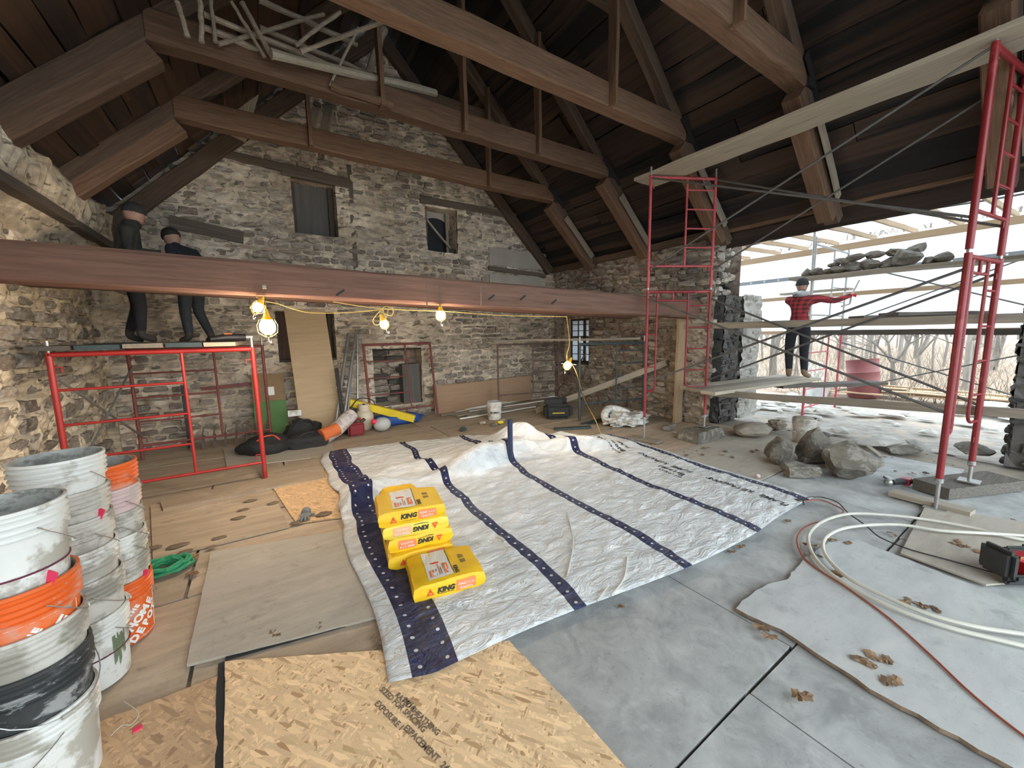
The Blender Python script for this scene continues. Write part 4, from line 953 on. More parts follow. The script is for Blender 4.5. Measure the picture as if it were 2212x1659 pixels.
# ================================================================== OUTDOORS
def ground():
    mb = MB(); n = 60
    for i in range(n+1):
        for j in range(n+1):
            x = 7.55+(i/n)**1.6*52; y = -22+j/n*60
            z = -.14+.05*noise.noise(Vector((x*.8, y*.8, 0)))+(max(0, x-15)*.045)+.25*noise.noise(Vector((x*.15, y*.15, 3)))*min(1, max(0, (x-12)/10))
            mb.v.append((x, y, z))
    for i in range(n):
        for j in range(n): mb.f.append((i*(n+1)+j, (i+1)*(n+1)+j, (i+1)*(n+1)+j+1, i*(n+1)+j+1)); mb.mi.append(1 if mb.v[i*(n+1)+j][0] > 12.5 else 0)
    return O('outdoor_ground', mb, [m_rubdirt, m_litter], kind='structure', smooth=True)
ground()
mb = MB(); mb.box((2.4, -12.3, -.2), (60, 18, .1)); O('yard_ground', mb, m_rubdirt, kind='structure')
mb = MB(); mb.box((-17.5, 8, -.2), (30, 40, .1)); O('yard_ground_left', mb, m_litter, kind='structure')
# plastic sheeting enclosure and its lumber
def sheetmesh(org, U_, V_, nu, nv, amp):
    mb = MB(); nn = Vector(U_).cross(Vector(V_)).normalized()
    for j in range(nv+1):
        for i in range(nu+1):
            p = Vector(org)+Vector(U_)*i/nu+Vector(V_)*j/nv; mb.v.append(p+nn*amp*(noise.noise(p*1.3)+.5*noise.noise(p*3)))
    for j in range(nv):
        for i in range(nu): mb.f.append((j*(nu+1)+i, j*(nu+1)+i+1, (j+1)*(nu+1)+i+1, (j+1)*(nu+1)+i)); mb.mi.append(0)
    return mb
en = thing('plastic_enclosure', 'white translucent plastic sheeting hung outside the opening as a weather wall and roof', 'sheeting', (11.4, 1, 1.5))
O('wall_sheet', sheetmesh((11.4, 12, 1.57), (0, -18, 0), (0, 0, 2.1), 60, 10, .1), m_sheet, en, True)
O('roof_sheet', sheetmesh((7.25, 12, 3.68), (0, -18, 0), (4.2, 0, .1), 60, 14, .07), m_sheet, en, True)
mb = MB()
for k in range(9): mb.tube([(11.33, 12-2*k, 2.95+.03*math.sin(k*2)), (11.33, 10-2*k, 2.95+.03*math.sin(k*2+2))], .02, 4)
O('grey_band', (lambda m: (m.box((11.32, 3, 2.96), (.01, 18, .09)), m)[1])(MB()), mat('grey_band', (.25, .27, .3)), en)
db = MB(); [db.ball((11.31, 8-.33*k, 2.96), .02, 6) for k in range(45)]; O('band_dots', db, m_lab_w, en)
for (x, sd) in ((9.6, 1), (8.5, 2)):
    O('grey_band', MB().tube(smoothpath([(x+.15*math.sin(k*1.3+sd), 9-k*.8, 3.66+.015*math.sin(k)) for k in range(16)], 4), .018, 5), m_darksteel, en, True)
lf = thing('lumber_framework', 'new pale lumber framework under the plastic roof outside', 'framework', (9.3, 1, 3.3))
for k in range(16):
    y = 5.6-k*.62; beam('rafter', (7.1, y+U(-.04, .04), 3.56), (11.3, y-.25+U(-.08, .08), 3.62), .04, .09, m_newwood, lf)
beam('purlin', (10.6, 9, 3.42), (10.6, -5, 3.42), .05, .13, m_newwood, lf); beam('purlin', (8.1, 6, 3.47), (8.1, -5, 3.50), .05, .08, m_newwood, lf)
beam('stud_rail', (11.25, 9, 2.47), (11.25, -5, 2.48), .04, .09, m_newwood, lf); beam('stud_rail', (11.25, 9, 1.62), (11.25, -5, 1.62), .04, .09, m_newwood, lf)
for y in (6.5, -.9, -3.5): beam('stud', (11.3, y, -.1), (11.3, y, 3.6), .09, .04, m_newwood, lf)
O('strand_board_gusset', MB().box((7.35, 1.9, 3.5), (.5, 1.2, .012)), m_osbC, lf)
beam('hanging_batten', W(1603, 478, 'x', 7.2), W(1640, 508, 'x', 7.2), .05, .03, m_palewood, lf)
# woods
rr = random.Random(77)
for i in range(95):
    x = rr.uniform(16, 44); y = x*rr.uniform(-.02, .48)+rr.uniform(-1, 1); z = -.3+(x-15)*.045; h = rr.uniform(5, 9); r = rr.uniform(.03, .09)
    mb = MB(); n = 6; pts = [Vector((x+.12*k*rr.uniform(-1, 1), y+.12*k*rr.uniform(-1, 1), z+h*k/n)) for k in range(n+1)]
    mb.tube(pts, [r*(1-.7*k/n) for k in range(n+1)], 5)
    for q in range(7):
        k = rr.randrange(1, n); p = pts[k]; e = p+Vector((rr.uniform(-1, 1), rr.uniform(-1, 1), rr.uniform(.2, 1.2))); mb.tube([p, e, e+Vector((rr.uniform(-.5, .5), rr.uniform(-.5, .5), .5))], [r*.4, r*.25, r*.1], 4)
    O('bare_tree', mb, m_bark, label='thin bare grey tree in the woods beyond the sheeting', cat='tree', group='bare trees in the woods')
tr = thing('bare_tree', 'nearer bare tree with spreading forked branches right of the red barrel', 'tree', (17, 4.1, -.1))
def branch(mb, p, d, L_, r, dep):
    q = p+d*L_; mid = (p+q)/2+Vector((rr.uniform(-.1, .1), rr.uniform(-.1, .1), 0))*L_*.5; mb.tube([p, mid, q], [r, r*.85, r*.65], 6)
    if dep:
        for s in (-1, 1, .3): branch(mb, q, (d+Vector((rr.uniform(-.3, .3), s*.8, rr.uniform(0, .5)))).normalized(), L_*.68, r*.55, dep-1)
bt = MB(); b0 = G(1935, 830, -.1); bp = W(1935, 830, 'x', 15); branch(bt, Vector((15, bp.y, -.2)), Vector((0, .12, 1)).normalized(), .9, .075, 4)
O('branches', bt, m_bark, tr)
br = MB()
for i in range(2600):
    x = rr.uniform(13, 30); y = x*rr.uniform(0, .48)+rr.uniform(-1, 1); z = -.2+max(0, x-15)*.045; h = rr.uniform(.2, 1.1)
    p = Vector((x, y, z)); q = p+Vector((rr.uniform(-.5, .5), rr.uniform(-.5, .5), h)); w_ = .008
    br.add([p+Vector((0, -w_, 0)), p+Vector((0, w_, 0)), q], [(0, 1, 2)])
O('dry_brush', br, m_brush, label='tangle of dry brush and weeds at the edge of the woods', cat='brush', kind='stuff')
for i in range(70):      # rubble and flagstones
    x = rr.uniform(7.7, 12.5); y = x*rr.uniform(.03, .47); s = rr.uniform(.07, .3)
    if x < 8.6 and y > 3.2: continue
    O('rubble_stone', blob((x, y, -.1), s, (1, rr.uniform(.7, 1.3), rr.uniform(.15, .35)), 1, .25, seed=i+100, flat=.4, fac=True), m_rockL, label='flat pale stone in the rubble %s outside the opening' % ('just' if x < 9.5 else 'farther'), cat='stone', group='rubble stones outside')
for k in range(12):
    x = 12.5+rr.uniform(0, 2.2); y = rr.uniform(1.0, 4.6); a = rr.uniform(-.3, .3)
    beam('loose_board', (x, y-1.2, .02+.05*(k % 4)), (x+a, y+1.2, .02+.05*(k % 4)), .16, .03, m_newwood, label='pale board in the scattered lumber outside', cat='board', group='scattered boards outside')
# ================================================================== BUCKETS
rr = random.Random(5)
def bucket(label, c, m, top=False, tilt=(0, 0), bail=True, inner=m_inside, scale=1.0, marks=None, group=None, hole=0, fill=None):
    t = thing('bucket', label, 'bucket', c, rz=0, group=group)
    T_ = Matrix.Translation(c) @ Matrix.Rotation(tilt[0], 4, 'X') @ Matrix.Rotation(tilt[1], 4, 'Y') @ Matrix.Scale(scale, 4)
    H, r0, r1 = .37, .13, .15
    prof = [(r0-.012, 0), (r0, .006), (r0+.001, .012)]
    zs = [.05, .12, .19, .24]
    rz = lambda z: r0+(r1-r0)*z/H
    prof += [(rz(z), z) for z in zs]
    for z in (.262, .285, .308, .331): prof += [(rz(z), z), (rz(z)+.010, z+.003), (rz(z)+.010, z+.006), (rz(z), z+.011)]
    prof += [(r1, .352), (r1+.006, .358), (r1+.006, H), (r1-.003, H), (r1-.004, .35), (r0-.004, .012), (.001, .01)]
    mb = MB().lathe(prof, n=44); mb.v = [tuple(T_ @ Vector(v)) for v in mb.v]
    k = 23
    n = 44; tot = len(prof)-1
    for i in range(tot):
        if i >= tot-3:
            for q in range(n): mb.mi[i*n+q] = 1
    O('pail_body', mb, [m, inner], t, True)
    if bail:
        a0 = bail if isinstance(bail, float) else U(0, 6); pts = []
        for k in range(15):
            q = PI*k/14; p = Vector((math.cos(q)*(r1+.014), math.sin(q)*(r1+.014)*.96, .30-.14*math.sin(q)))
            p = Matrix.Rotation(a0, 3, 'Z') @ p; pts.append(T_ @ p)
        wh = O('wire_handle', MB().tube(pts, .0022, 5), m_steel, t, True)
        mid = pts[7]; O('handle_grip', MB().tube([pts[6], pts[7], pts[8]], .008, 8), m_white, wh, True)
    if fill: O('mortar_fill', blob(T_ @ Vector((0, 0, .30)), .128, (1, 1, .4), 2, .15, seed=3), fill, t)
    return t
def stack(cx, cy, n, h0, mats, lean_=(0, 0), where='', bails=None, step=.115, zb=0.0, zs=None):
    out = []
    for k in range(n):
        z = zs[k] if zs else zb+k*step
        m, lb = mats[k]
        out.append(bucket(lb+', '+where+('; topmost' if k == n-1 else ''), (cx+lean_[0]*k+U(-.004, .004), cy+lean_[1]*k, z), m, bail=(bails[k] if bails else True), group='stacked buckets'))
    return out
S1 = stack(-.79, 2.06, 5, .0, [(m_white, 'white bucket at the bottom'), (m_dkbucket, 'black mortar-stained bucket'), (m_white2, 'dirty white bucket above the black one'), (m_orange, 'orange bucket with white lettering'), (m_white, 'white bucket caked with grey mortar')], where='in the nearest stack at the left edge', zs=[0, .19, .33, .49, .77], bails=[2.2, 4.0, False, 5.4, 5.5])
S2 = stack(-.82, 2.64, 6, .0, [(m_white, 'white bucket with a green smear, lowest'), (m_white2, 'off-white bucket, second from below'), (m_white, 'white bucket, third from below'), (m_white2, 'ribbed dirty white bucket, fourth from below'), (m_white2, 'grimy white bucket, fifth from below'), (m_white, 'white bucket with grey mortar inside')], where='in the middle stack at the left', zs=[0, .2, .35, .5, .64, .80], bails=[5.6, 5.2, False, 5.5, False, 5.6])
S3 = stack(-.78, 2.95, 6, .0, [(m_orange, 'orange bucket with white lettering, at the bottom'), (m_white2, 'dirty grey-white bucket just above the orange one'), (m_white, 'dusty white bucket with a wire handle'), (m_white2, 'white mortar-spattered bucket'), (m_pinkw, 'pink-stained white bucket'), (m_orange, 'bright orange empty bucket')], where='in the rear stack beside the green rope', step=.134, bails=[5.9, False, 5.6, 5.3, 5.5, 5.7])
def wrap_text(parent, s, c, r, z, a0, size, m, rot=0, slope=.054, bold=.002):
    """letters bent round a bucket wall, a0 = bearing of the word's centre"""
    wd = size*.72; n = len(s)
    for k, ch in enumerate(s):
        if ch == ' ': continue
        off = (k-(n-1)/2)*wd; a = a0+off*math.cos(rot)/r; zz = z+off*math.sin(rot)
        p = Vector((c[0]+(r+.007+slope*(zz-z))*math.cos(a), c[1]+(r+.007+slope*(zz-z))*math.sin(a), c[2]+zz)); n_ = Vector((math.cos(a), math.sin(a), 0)); tx = Vector((-math.sin(a), math.cos(a), 0)); up = Vector((0, 0, 1))
        X = tx*math.cos(rot)+up*math.sin(rot); Y = -tx*math.sin(rot)+up*math.cos(rot)
        M = Matrix(((X.x, Y.x, n_.x, p.x), (X.y, Y.y, n_.y, p.y), (X.z, Y.z, n_.z, p.z), (0, 0, 0, 1))); text('lettering', ch, size, M, m, parent, .0005, bold)
def frame_mark(parent, c, r, z0, z1, a0, a1, m, w_=.003):
    for (A, B) in (((a0, z0), (a1, z0)), ((a1, z0), (a1, z1)), ((a1, z1), (a0, z1)), ((a0, z1), (a0, z0))):
        pts = [Vector((c[0]+(r+.001+.05*(lerp(A[1], B[1], k/8)-.1))*math.cos(lerp(A[0], B[0], k/8)), c[1]+(r+.001+.05*(lerp(A[1], B[1], k/8)-.1))*math.sin(lerp(A[0], B[0], k/8)), c[2]+lerp(A[1], B[1], k/8))) for k in range(9)]
        O('print_line', MB().tube(pts, w_/2, 4), m, parent)
for b, s, zz in ((S3[0], .062, 0), (S1[3], .062, 0)):
    c = MW[b.name].translation; a = math.atan2(-c.y, -c.x)+(.62 if b is S3[0] else .3)
    wrap_text(b, 'THE', c, .134, .2+zz, a-.25, s*.5, m_lab_w, .75); wrap_text(b, 'HOME', c, .134, .155+zz, a, s, m_lab_w, .75, bold=.003); wrap_text(b, 'DEPOT', c, .132, .09+zz, a+.12, s*.9, m_lab_w, .75, bold=.003)
    frame_mark(b, c, .134, .02, .25, a-.75, a+.78, m_lab_w)
def bandring(parent, z, m=m_maroon, r=.1415):
    c = MW[parent.name].translation; O('band', MB().tube([(c.x+(r)*math.cos(2*PI*k/40), c.y+r*math.sin(2*PI*k/40), c.z+z) for k in range(40)], .0035, 5, closed=True), m, parent, True)
for b, z in ((S1[4], .14), (S2[5], .16), (S2[3], .18), (S2[0], .17), (S3[4], .17), (S3[2], .16)): bandring(b, z, r=.131+.02*z/.37+.001)
c = MW[S2[0].name].translation; a0 = math.atan2(-c.y, -c.x)+.75; gm = MB(); q_ = random.Random(3)
for k in range(9):
    a = a0-.22+k*.05; z0 = .12+q_.uniform(-.04, .03); z1 = .25+q_.uniform(-.02, .02); r = .1395
    gm.add([(c.x+r*math.cos(a), c.y+r*math.sin(a), z0), (c.x+r*math.cos(a+.05), c.y+r*math.sin(a+.05), z0+.015), (c.x+(r+.006)*math.cos(a+.05), c.y+(r+.006)*math.sin(a+.05), z1), (c.x+(r+.006)*math.cos(a), c.y+(r+.006)*math.sin(a), z1)], [(0, 1, 2, 3)])
O('green_smear', gm, mat('dried_green_paint', (.17, .22, .12), (.12, .15, .09), 12), S2[0])
def tape(px, z, parent, ax=None):
    p = Vector(px); O('pink_tape', MB().box(p, (.035, .006, .045), Matrix.Rotation(.4, 3, 'Y') @ Matrix.Rotation(-.6, 3, 'Z')), m_pinktape, parent)
for b, da, z in ((S1[4], .55, .12), (S2[5], .75, .1), (S3[2], .9, .13)):
    c = MW[b.name].translation; a = math.atan2(-c.y, -c.x)+da; tape((c.x+.146*math.cos(a), c.y+.146*math.sin(a), c.z+z-.02), z, b)
p = Vector((*G(298, 1580), 0)); O('pink_tape', MB().box(p+Vector((0, 0, .015)), (.03, .025, .006), Matrix.Rotation(.3, 3, 'Z')), m_pinktape, label='pink flagging tape on a white string on the floor by the bucket stack', cat='tape')
O('white_string', MB().tube(smoothpath([Vector((*G(x, y), .012)) for x, y in ((240, 1595), (265, 1572), (285, 1570), (300, 1545), (268, 1520))], 5), .002, 5), m_hose, smooth=True, label='thin white string trailing from the nearest bucket stack', cat='string')
bucket('white bucket with black lettering standing near the back wall', (3.9, 6.6, 0), m_white, bail=4.6)
bb = [o for o in C.objects if o.name.startswith('bucket')][-1]; c = MW[bb.name].translation; wrap_text(bb, 'ROMA', c, .136, .16, math.atan2(-c.y, -c.x)+.05, .06, m_lab_k, 0)
bucket('white bucket filled with mortar, beside the boulders', (6.85, 2.36, 0), m_white2, bail=1.0, fill=m_dirt, scale=1.0)

# ------------------------------------------------------------------ cement sacks
def sack(label, M, m=m_yellow, L_=.43, Wd=.38, H=.118, seed=0, flip=False, top=True, group='stacked cement sacks', orange=m_lab_o):
    """M: origin at the front-left bottom edge centre of the sack, x along the long printed side"""
    t = thing('cement_sack', label, 'sack', M.translation, rz=0, group=group)
    bm = bmesh.new(); bmesh.ops.create_cube(bm, size=1); bmesh.ops.subdivide_edges(bm, edges=bm.edges, cuts=9, use_grid_fill=True)
    mb = MB(); o = Vector((seed*3.3, seed*1.7, 0))
    def shape(v):
        x, y, z = v
        a = 1-abs(2*z)**3*.07; bx = (1-max(0, abs(2*x)-.82)/.18*.10*abs(2*y)**2); q = Vector((x*L_*(1-.05*abs(2*y)**6*0-.045*abs(2*z)**2), y*Wd*(1-.05*abs(2*z)**2), z*H))
        q.z *= 1-.2*max(0, (abs(2*x)-.8)/.2)**2-.1*max(0, (abs(2*y)-.8)/.2)**2
        n_ = noise.noise(Vector((x*3, y*3, z*3))+o)*.008+noise.noise(Vector((x*9, y*9, z*9))+o)*.004
        q += Vector((n_*.6, n_*.6, n_)); q.z += H/2; return q
    mb.add([M @ (shape(v.co)+Vector((L_/2, Wd/2, 0))) for v in bm.verts], [tuple(q.index for q in f.verts) for f in bm.faces]); bm.free()
    O('sack_body', mb, m, t, True)
    # prints: front long side (y=0), top
    F = lambda x, z, e=.0: M @ Matrix.Translation((x, .004+e, z)) @ Matrix.Rotation(R(90), 4, 'X')
    rot = Matrix.Rotation(PI, 4, 'Z') if flip else Matrix()
    sx = (lambda x: L_-x) if flip else (lambda x: x)
    def panel(nm, c0, c1, mm, on='f', lift=.0):
        n = 8; mb = MB(); vs = []
        for i in range(n+1):
            for j in (range(5)):
                x = lerp(c0[0], c1[0], i/n); y = lerp(c0[1], c1[1], j/4)
                if on == 'f': q = shape(Vector((x/L_-.5, -.5, y/H-.5))); q += Vector((L_/2, Wd/2, 0)); q.y -= .0022+lift
                else: q = shape(Vector((x/L_-.5, y/Wd-.5, .5))); q += Vector((L_/2, Wd/2, 0)); q.z += .0022+lift
                vs.append(M @ q)
        fs = [(i*5+j, (i+1)*5+j, (i+1)*5+j+1, i*5+j+1) for i in range(n) for j in range(4)]
        mb.add(vs, fs if on == 'f' else fs); O(nm, mb, mm, t)
    def tx(nm, s, x, y, sz, mm, on='f', bold=.001, ang=0, shear=0):
        if on == 'f': q = shape(Vector((x/L_-.5, -.5, y/H-.5)))+Vector((L_/2, Wd/2, 0)); q.y -= .0036; MM = M @ Matrix.Translation(q) @ Matrix.Rotation(R(90), 4, 'X')
        elif on == 'e': q = shape(Vector((-.5, x/Wd-.5, y/H-.5)))+Vector((L_/2, Wd/2, 0)); q.x -= .005; MM = M @ Matrix.Translation(q) @ Matrix.Rotation(R(-90), 4, 'Z') @ Matrix.Rotation(R(90), 4, 'X')
        else: q = shape(Vector((x/L_-.5, y/Wd-.5, .5)))+Vector((L_/2, Wd/2, 0)); q.z += .0036; MM = M @ Matrix.Translation(q)
        text(nm, s, sz, MM @ Matrix.Rotation(ang+(PI if flip and on == 'f' else 0), 4, 'Z'), mm, t, .0003, bold, shear=shear)
    zc = H*.5
    panel('orange_label', (sx(.275) if not flip else sx(.405), H*.2), (sx(.405) if not flip else sx(.275), H*.82), orange)
    tx('lettering', 'KING 1-1-6', sx(.34), zc+(.014 if not flip else -.014), .0215, m_lab_w, bold=.0003); tx('lettering', 'Grey/Gris', sx(.34), zc+(-.018 if not flip else .018), .0215, m_lab_w, bold=.0002)
    tx('lettering', 'KING', sx(.205), zc+.002, .046, m_lab_k, bold=.0024, shear=.2)
    zl = H*.26 if not flip else H*.76; panel('underline', (min(sx(.15), sx(.26)), zl), (max(sx(.15), sx(.26)), zl+.004), m_lab_k)
    # red triangle emblem
    def tri():
        q = shape(Vector((sx(.105)/L_-.5, -.5, 0)))+Vector((L_/2, Wd/2, 0)); q.y -= .003; s = -1 if flip else 1
        mb = MB(); mb.add([M @ (q+Vector((-.024*s, 0, -.02*s))), M @ (q+Vector((.024*s, 0, -.02*s))), M @ (q+Vector((0, 0, .026*s)))], [(0, 1, 2)]); O('triangle_emblem', mb, m_lab_r, t)
        tx('lettering', 'Sika', sx(.105), zc-.008*s, .014, m_yellow, bold=.0002)
    tri()
    if top:
        panel('white_label', (.10, .03), (.27, Wd-.01), m_lab_w, 't'); panel('orange_label', (.115, .05), (.15, .13), m_lab_o, 't', .0008); panel('orange_label', (.215, .06), (.252, .19), m_lab_o, 't', .0008)
        panel('orange_bar', (.18, .06), (.188, .19), m_lab_o, 't', .0008); panel('black_line', (.27, .03), (.275, Wd-.02), m_lab_k, 't', .0008)
        tx('lettering', 'KING 1-1-6', .133, .09, .015, m_lab_w, 't', .0003, R(-90)); tx('lettering', 'KING', .295, .075, .036, m_lab_k, 't', .0014, R(-90)); tx('lettering', 'Mortier', .233, .125, .018, m_lab_w, 't', .0003, R(-90))
        panel('red_emblem', (.14, .2), (.2, .22), m_lab_r, 't', .001)
        for k in range(5): panel('small_print', (.158+.004*k, .06), (.160+.004*k, .12+.01*(k % 3)), m_lab_k, 't', .0006) if k < 3 else panel('small_print', (.193+.004*k-.012, .06), (.195+.004*k-.012, .14), m_lab_k, 't', .0006)
        for k in range(7): panel('small_print', (.345+.006*k, .14), (.348+.006*k, .18), m_dkgreen, 't', .0006); panel('small_print', (.345+.006*k, .2), (.348+.006*k, .245), m_dkgreen, 't', .0006)
    tx('lettering', 'KING', .12, zc, .04, m_lab_k, 'e', .002)
    return t
f0 = Vector((*G(906, 1306, .03), .03)); f1 = Vector((*G(1042, 1268, .03), .03)); ang = math.atan2(f1.y-f0.y, f1.x-f0.x)
SM_ = lambda x, y, z, a=0, b=0: Matrix.Translation((x, y, z)) @ Matrix.Rotation(ang+a, 4, 'Z') @ Matrix.Rotation(b, 4, 'X')
LL = (f1-f0).length*1.14
sack('yellow cement sack lying alone in front of the stack', SM_(f0.x-.035, f0.y, .035), seed=1, L_=LL)
g0 = Vector((*G(842, 1244, .03), 0))
sack('lowest cement sack of the stack, tilted with a white slip on it', SM_(g0.x, g0.y+.02, .04, .02), seed=2, top=False, L_=LL)
O('white_slip', MB().box((g0.x+.3, g0.y-.005, .135), (.13, .004, .014), Matrix.Rotation(ang, 3, 'Z')), m_lab_w, label='white paper slip on the lowest stacked sack', cat='paper slip')
sack('cement sack second from the bottom of the stack, printed upside down', SM_(g0.x+.01, g0.y+.04, .15, .04), seed=3, flip=True, top=False, L_=LL)
sack('paler yellow cement sack second from the top of the stack', SM_(g0.x-.02, g0.y+.04, .26, .03), m_yellow2, seed=4, flip=True, top=False, L_=LL, orange=m_lab_ol)
sack('topmost cement sack of the stack with its white label showing', SM_(g0.x-.05, g0.y+.03, .37, .0), seed=5, L_=LL)
sack('cement sack standing half hidden behind the stack', Matrix.Translation((g0.x+.14, g0.y+.62, .05)) @ Matrix.Rotation(ang+.1, 4, 'Z'), m_yellow, L_=.32, Wd=.24, H=.30, seed=6, top=False)

# ------------------------------------------------------------------ rope, glove, mud, leaves, boulders
def coil(name, c, r, n, rt, m, sc=(1, 1), seed=0, h=.02, **k):
    q = random.Random(seed); mb = MB()
    for i in range(n):
        rr_ = r*q.uniform(.55, 1.05); pts = [(c[0]+rr_*sc[0]*math.cos(a)+q.uniform(-.01, .01), c[1]+rr_*sc[1]*math.sin(a)+q.uniform(-.01, .01), c[2]+rt+h*q.random()+i*rt*.35) for a in [2*PI*t/18 for t in range(18)]]
        mb.tube(pts, rt, 6, closed=True)
    return O(name, mb, m, smooth=True, **k)
rp = G(372, 1228); coil('rope', (rp[0]-.04, rp[1]-.02, .0), .13, 9, .012, m_green, (1.25, .8), 3, .03, label='coil of green rope on the floor beside the rear bucket stack', cat='rope')
gl = MB(); gx_, gy_ = G(660, 1120); g0_ = Vector((gx_, gy_, .02)); gl.ball(g0_+Vector((0, 0, .012)), .05, 10, sc=(1, 1.1, .4))
for k in range(4): a = -2.3+.32*k; gl.tube([g0_+Vector((math.cos(a)*.03, math.sin(a)*.03, .01)), g0_+Vector((math.cos(a)*.08, math.sin(a)*.08, .018)), g0_+Vector((math.cos(a)*(.11-.006*abs(k-1.5)), math.sin(a)*(.11-.006*abs(k-1.5)), .006))], [.013, .012, .009], 7)
gl.tube([g0_+Vector((.03, .01, .01)), g0_+Vector((.08, -.02, .01))], [.014, .01], 7); gl.tube([g0_+Vector((-.0, .04, .012)), g0_+Vector((.02, .1, .012))], [.035, .042], 10)
O('work_glove', gl, m_greyglove, smooth=True, label='grey work glove on the floor left of the tarpaulin', cat='glove')
for k, (x, y, s) in enumerate(((500, 1070, .05), (540, 1083, .06), (525, 1102, .05), (515, 1120, .06), (590, 1088, .06), (475, 1162, .05), (455, 1183, .04), (385, 1180, .07), (400, 1192, .05), (330, 1185, .06), (640, 1130, .06), (700, 1112, .08))):
    gx2, gy2 = G(x, y, .012); O('mud_clump', blob((gx2, gy2, .008), s, (1, .55, .16), 2, .5, seed=k, fr=3), m_mud, label='dark clump of mud on the plywood floor', cat='mud', group='mud clumps on the floor')
rr = random.Random(15)
lp_ = [(1870, 1425), (1890, 1440), (1905, 1430), (1735, 1510), (1925, 1480), (1640, 1362), (1665, 1375), (1480, 940), (1520, 965), (1555, 978), (1600, 1180), (1580, 1190), (1760, 1200), (1745, 1180), (1800, 1160), (1830, 1175), (1700, 1120), (1960, 1300), (1990, 1310), (2010, 1318), (1810, 1240), (2090, 1180), (2110, 1195), (2060, 1175), (2180, 1120), (2150, 1135), (1290, 935), (1220, 985), (1010, 955), (960, 975), (1130, 965), (1450, 990), (1880, 1010), (1990, 980), (1500, 1030), (430, 1200), (410, 1240), (1350, 1310), (690, 1345), (600, 1370), (1920, 985), (1960, 1020), (1925, 1150), (2140, 1035)]
lme = []
for k in range(5):
    q = random.Random(k); mb = MB(); n = 11; mb.v = [(0, 0, .012)]+[((.045+.018*(i % 2))*math.cos(2*PI*i/n), (.03+.014*(i % 2))*math.sin(2*PI*i/n), q.uniform(.0, .022)) for i in range(n)]
    mb.f = [(0, 1+i, 1+(i+1) % n) for i in range(n)]; mb.mi = [0]*n; lme.append(mb.mesh('dry_leaf', m_leaf))
for x, y in lp_:
    for j in range(2):
        a, b = G(x+rr.uniform(-14, 14), y+rr.uniform(-5, 5), .02); reg = ('on the pale grey sheet at lower right' if x > 1850 and y > 1270 else 'around the white tubing' if x > 1690 and y > 1100 else 'near the edge of the grey sheet' if x > 1560 and y > 1100 else 'by the tower and boulders' if x > 1400 else 'left of and behind the tarpaulin'); z = .026 if x > 1580 and y > 1170 else .01
        inst('dry_leaf', rr.choice(lme), Matrix.Translation((a, b, z)) @ Matrix.Rotation(rr.uniform(0, 6), 4, 'Z') @ Matrix.Scale(rr.uniform(.35, .7), 4), None, label='curled dry brown leaf '+reg, cat='leaf', group='dry leaves '+reg)
for k in range(90):
    x, y = rr.uniform(1250, 2150), rr.uniform(900, 1035); a, b = G(x, y)
    if a < 4.8 or b < .3 or a > 7.6: continue
    O('mortar_crumb', blob((a, b, 0), rr.uniform(.008, .03), (1, 1.3, .5), 1, .3, seed=k), rr.choice((m_mud, m_rock, m_rockL)), label='small crumb of mortar or stone on the floor', cat='crumb', group='crumbs on the floor')
def rock(lb, px, base, r, sc, seed, m=m_rock, z=0.0, nm='boulder', cat='rock', dz=0):
    a, b = G(px, base); d = Vector((a, b, 0)); o = d+d.normalized()*r*sc[1]*.6
    return O(nm, blob((o.x, o.y, z), r, sc, 3, .28, 1.5, seed, .3, fac=True), m, label=lb, cat=cat)
rock('large angular grey boulder in the pile beside the mortar bucket', 1822, 1035, .39, (1.12, .8, .85), 5)
rock('medium boulder leaning at the back of the boulder pile', 1752, 1000, .31, (.95, .8, .85), 12)
rock('tilted grey boulder at the left of the boulder pile', 1685, 1003, .27, (1.05, .7, .72), 23)
a_, b_ = G(1748, 1036); inst('stone_block', US[3].mesh('stone_block', m_rock), Matrix.Translation((a_+.03, b_+.1, .075)) @ Matrix.Rotation(-.75, 4, 'Z') @ Matrix.Diagonal((.34, .2, .15, 1)), None, label='small squared stone block in front of the boulder pile', cat='rock')
rock('rounded stone by the foot of the new wood post', 1443, 930, .17, (1.2, .8, .5), 41); O('stone_slab', MB().hexa([(5.45, 3.2, 0), (6.2, 3.18, 0), (6.15, 3.55, 0), (5.5, 3.6, 0), (5.52, 3.24, .15), (6.12, 3.22, .17), (6.1, 3.5, .16), (5.55, 3.54, .16)]), m_rock, label='long flat stone slab under the rear tower jack right of the post', cat='rock')
O('pad_blocks', MB().box((6.1, .62, .06), (1.0, .3, .11), Matrix.Rotation(-.4, 3, 'Z')), m_darkplank, label='dark timber block under the rear jack of the near tower', cat='lumber')
O('mortar_heap', blob((*G(1625, 940), 0), .3, (1.2, .8, .35), 3, .15, seed=6), m_dirt, label='grey heap of dry mortar at the foot of the stone jamb', cat='heap')
O('straw_clump', blob((*G(1676, 930), 0), .17, (1.2, .8, .5), 3, .4, 4, seed=8), m_brush, label='clump of straw right of the mortar heap', cat='straw')
rock('dark flat rock behind the boulders', 1780, 948, .2, (1.3, .8, .3), 51); rock('pale flat rubble slab in the doorway', 1900, 965, .3, (1.3, .8, .2), 53, m_rockL)
rock('brown flat rubble slab in the doorway under the low plank', 1955, 978, .26, (1.3, .7, .25), 55)
beam('batten', Vector((*G(1873, 965), .02)), Vector((*G(1902, 988), .02)), .05, .02, m_palewood, label='short pale batten on the floor behind the boulders', cat='batten')
rock('dark rubble mound beside the right pier', 2100, 985, .3, (1.2, .8, .3), 57)

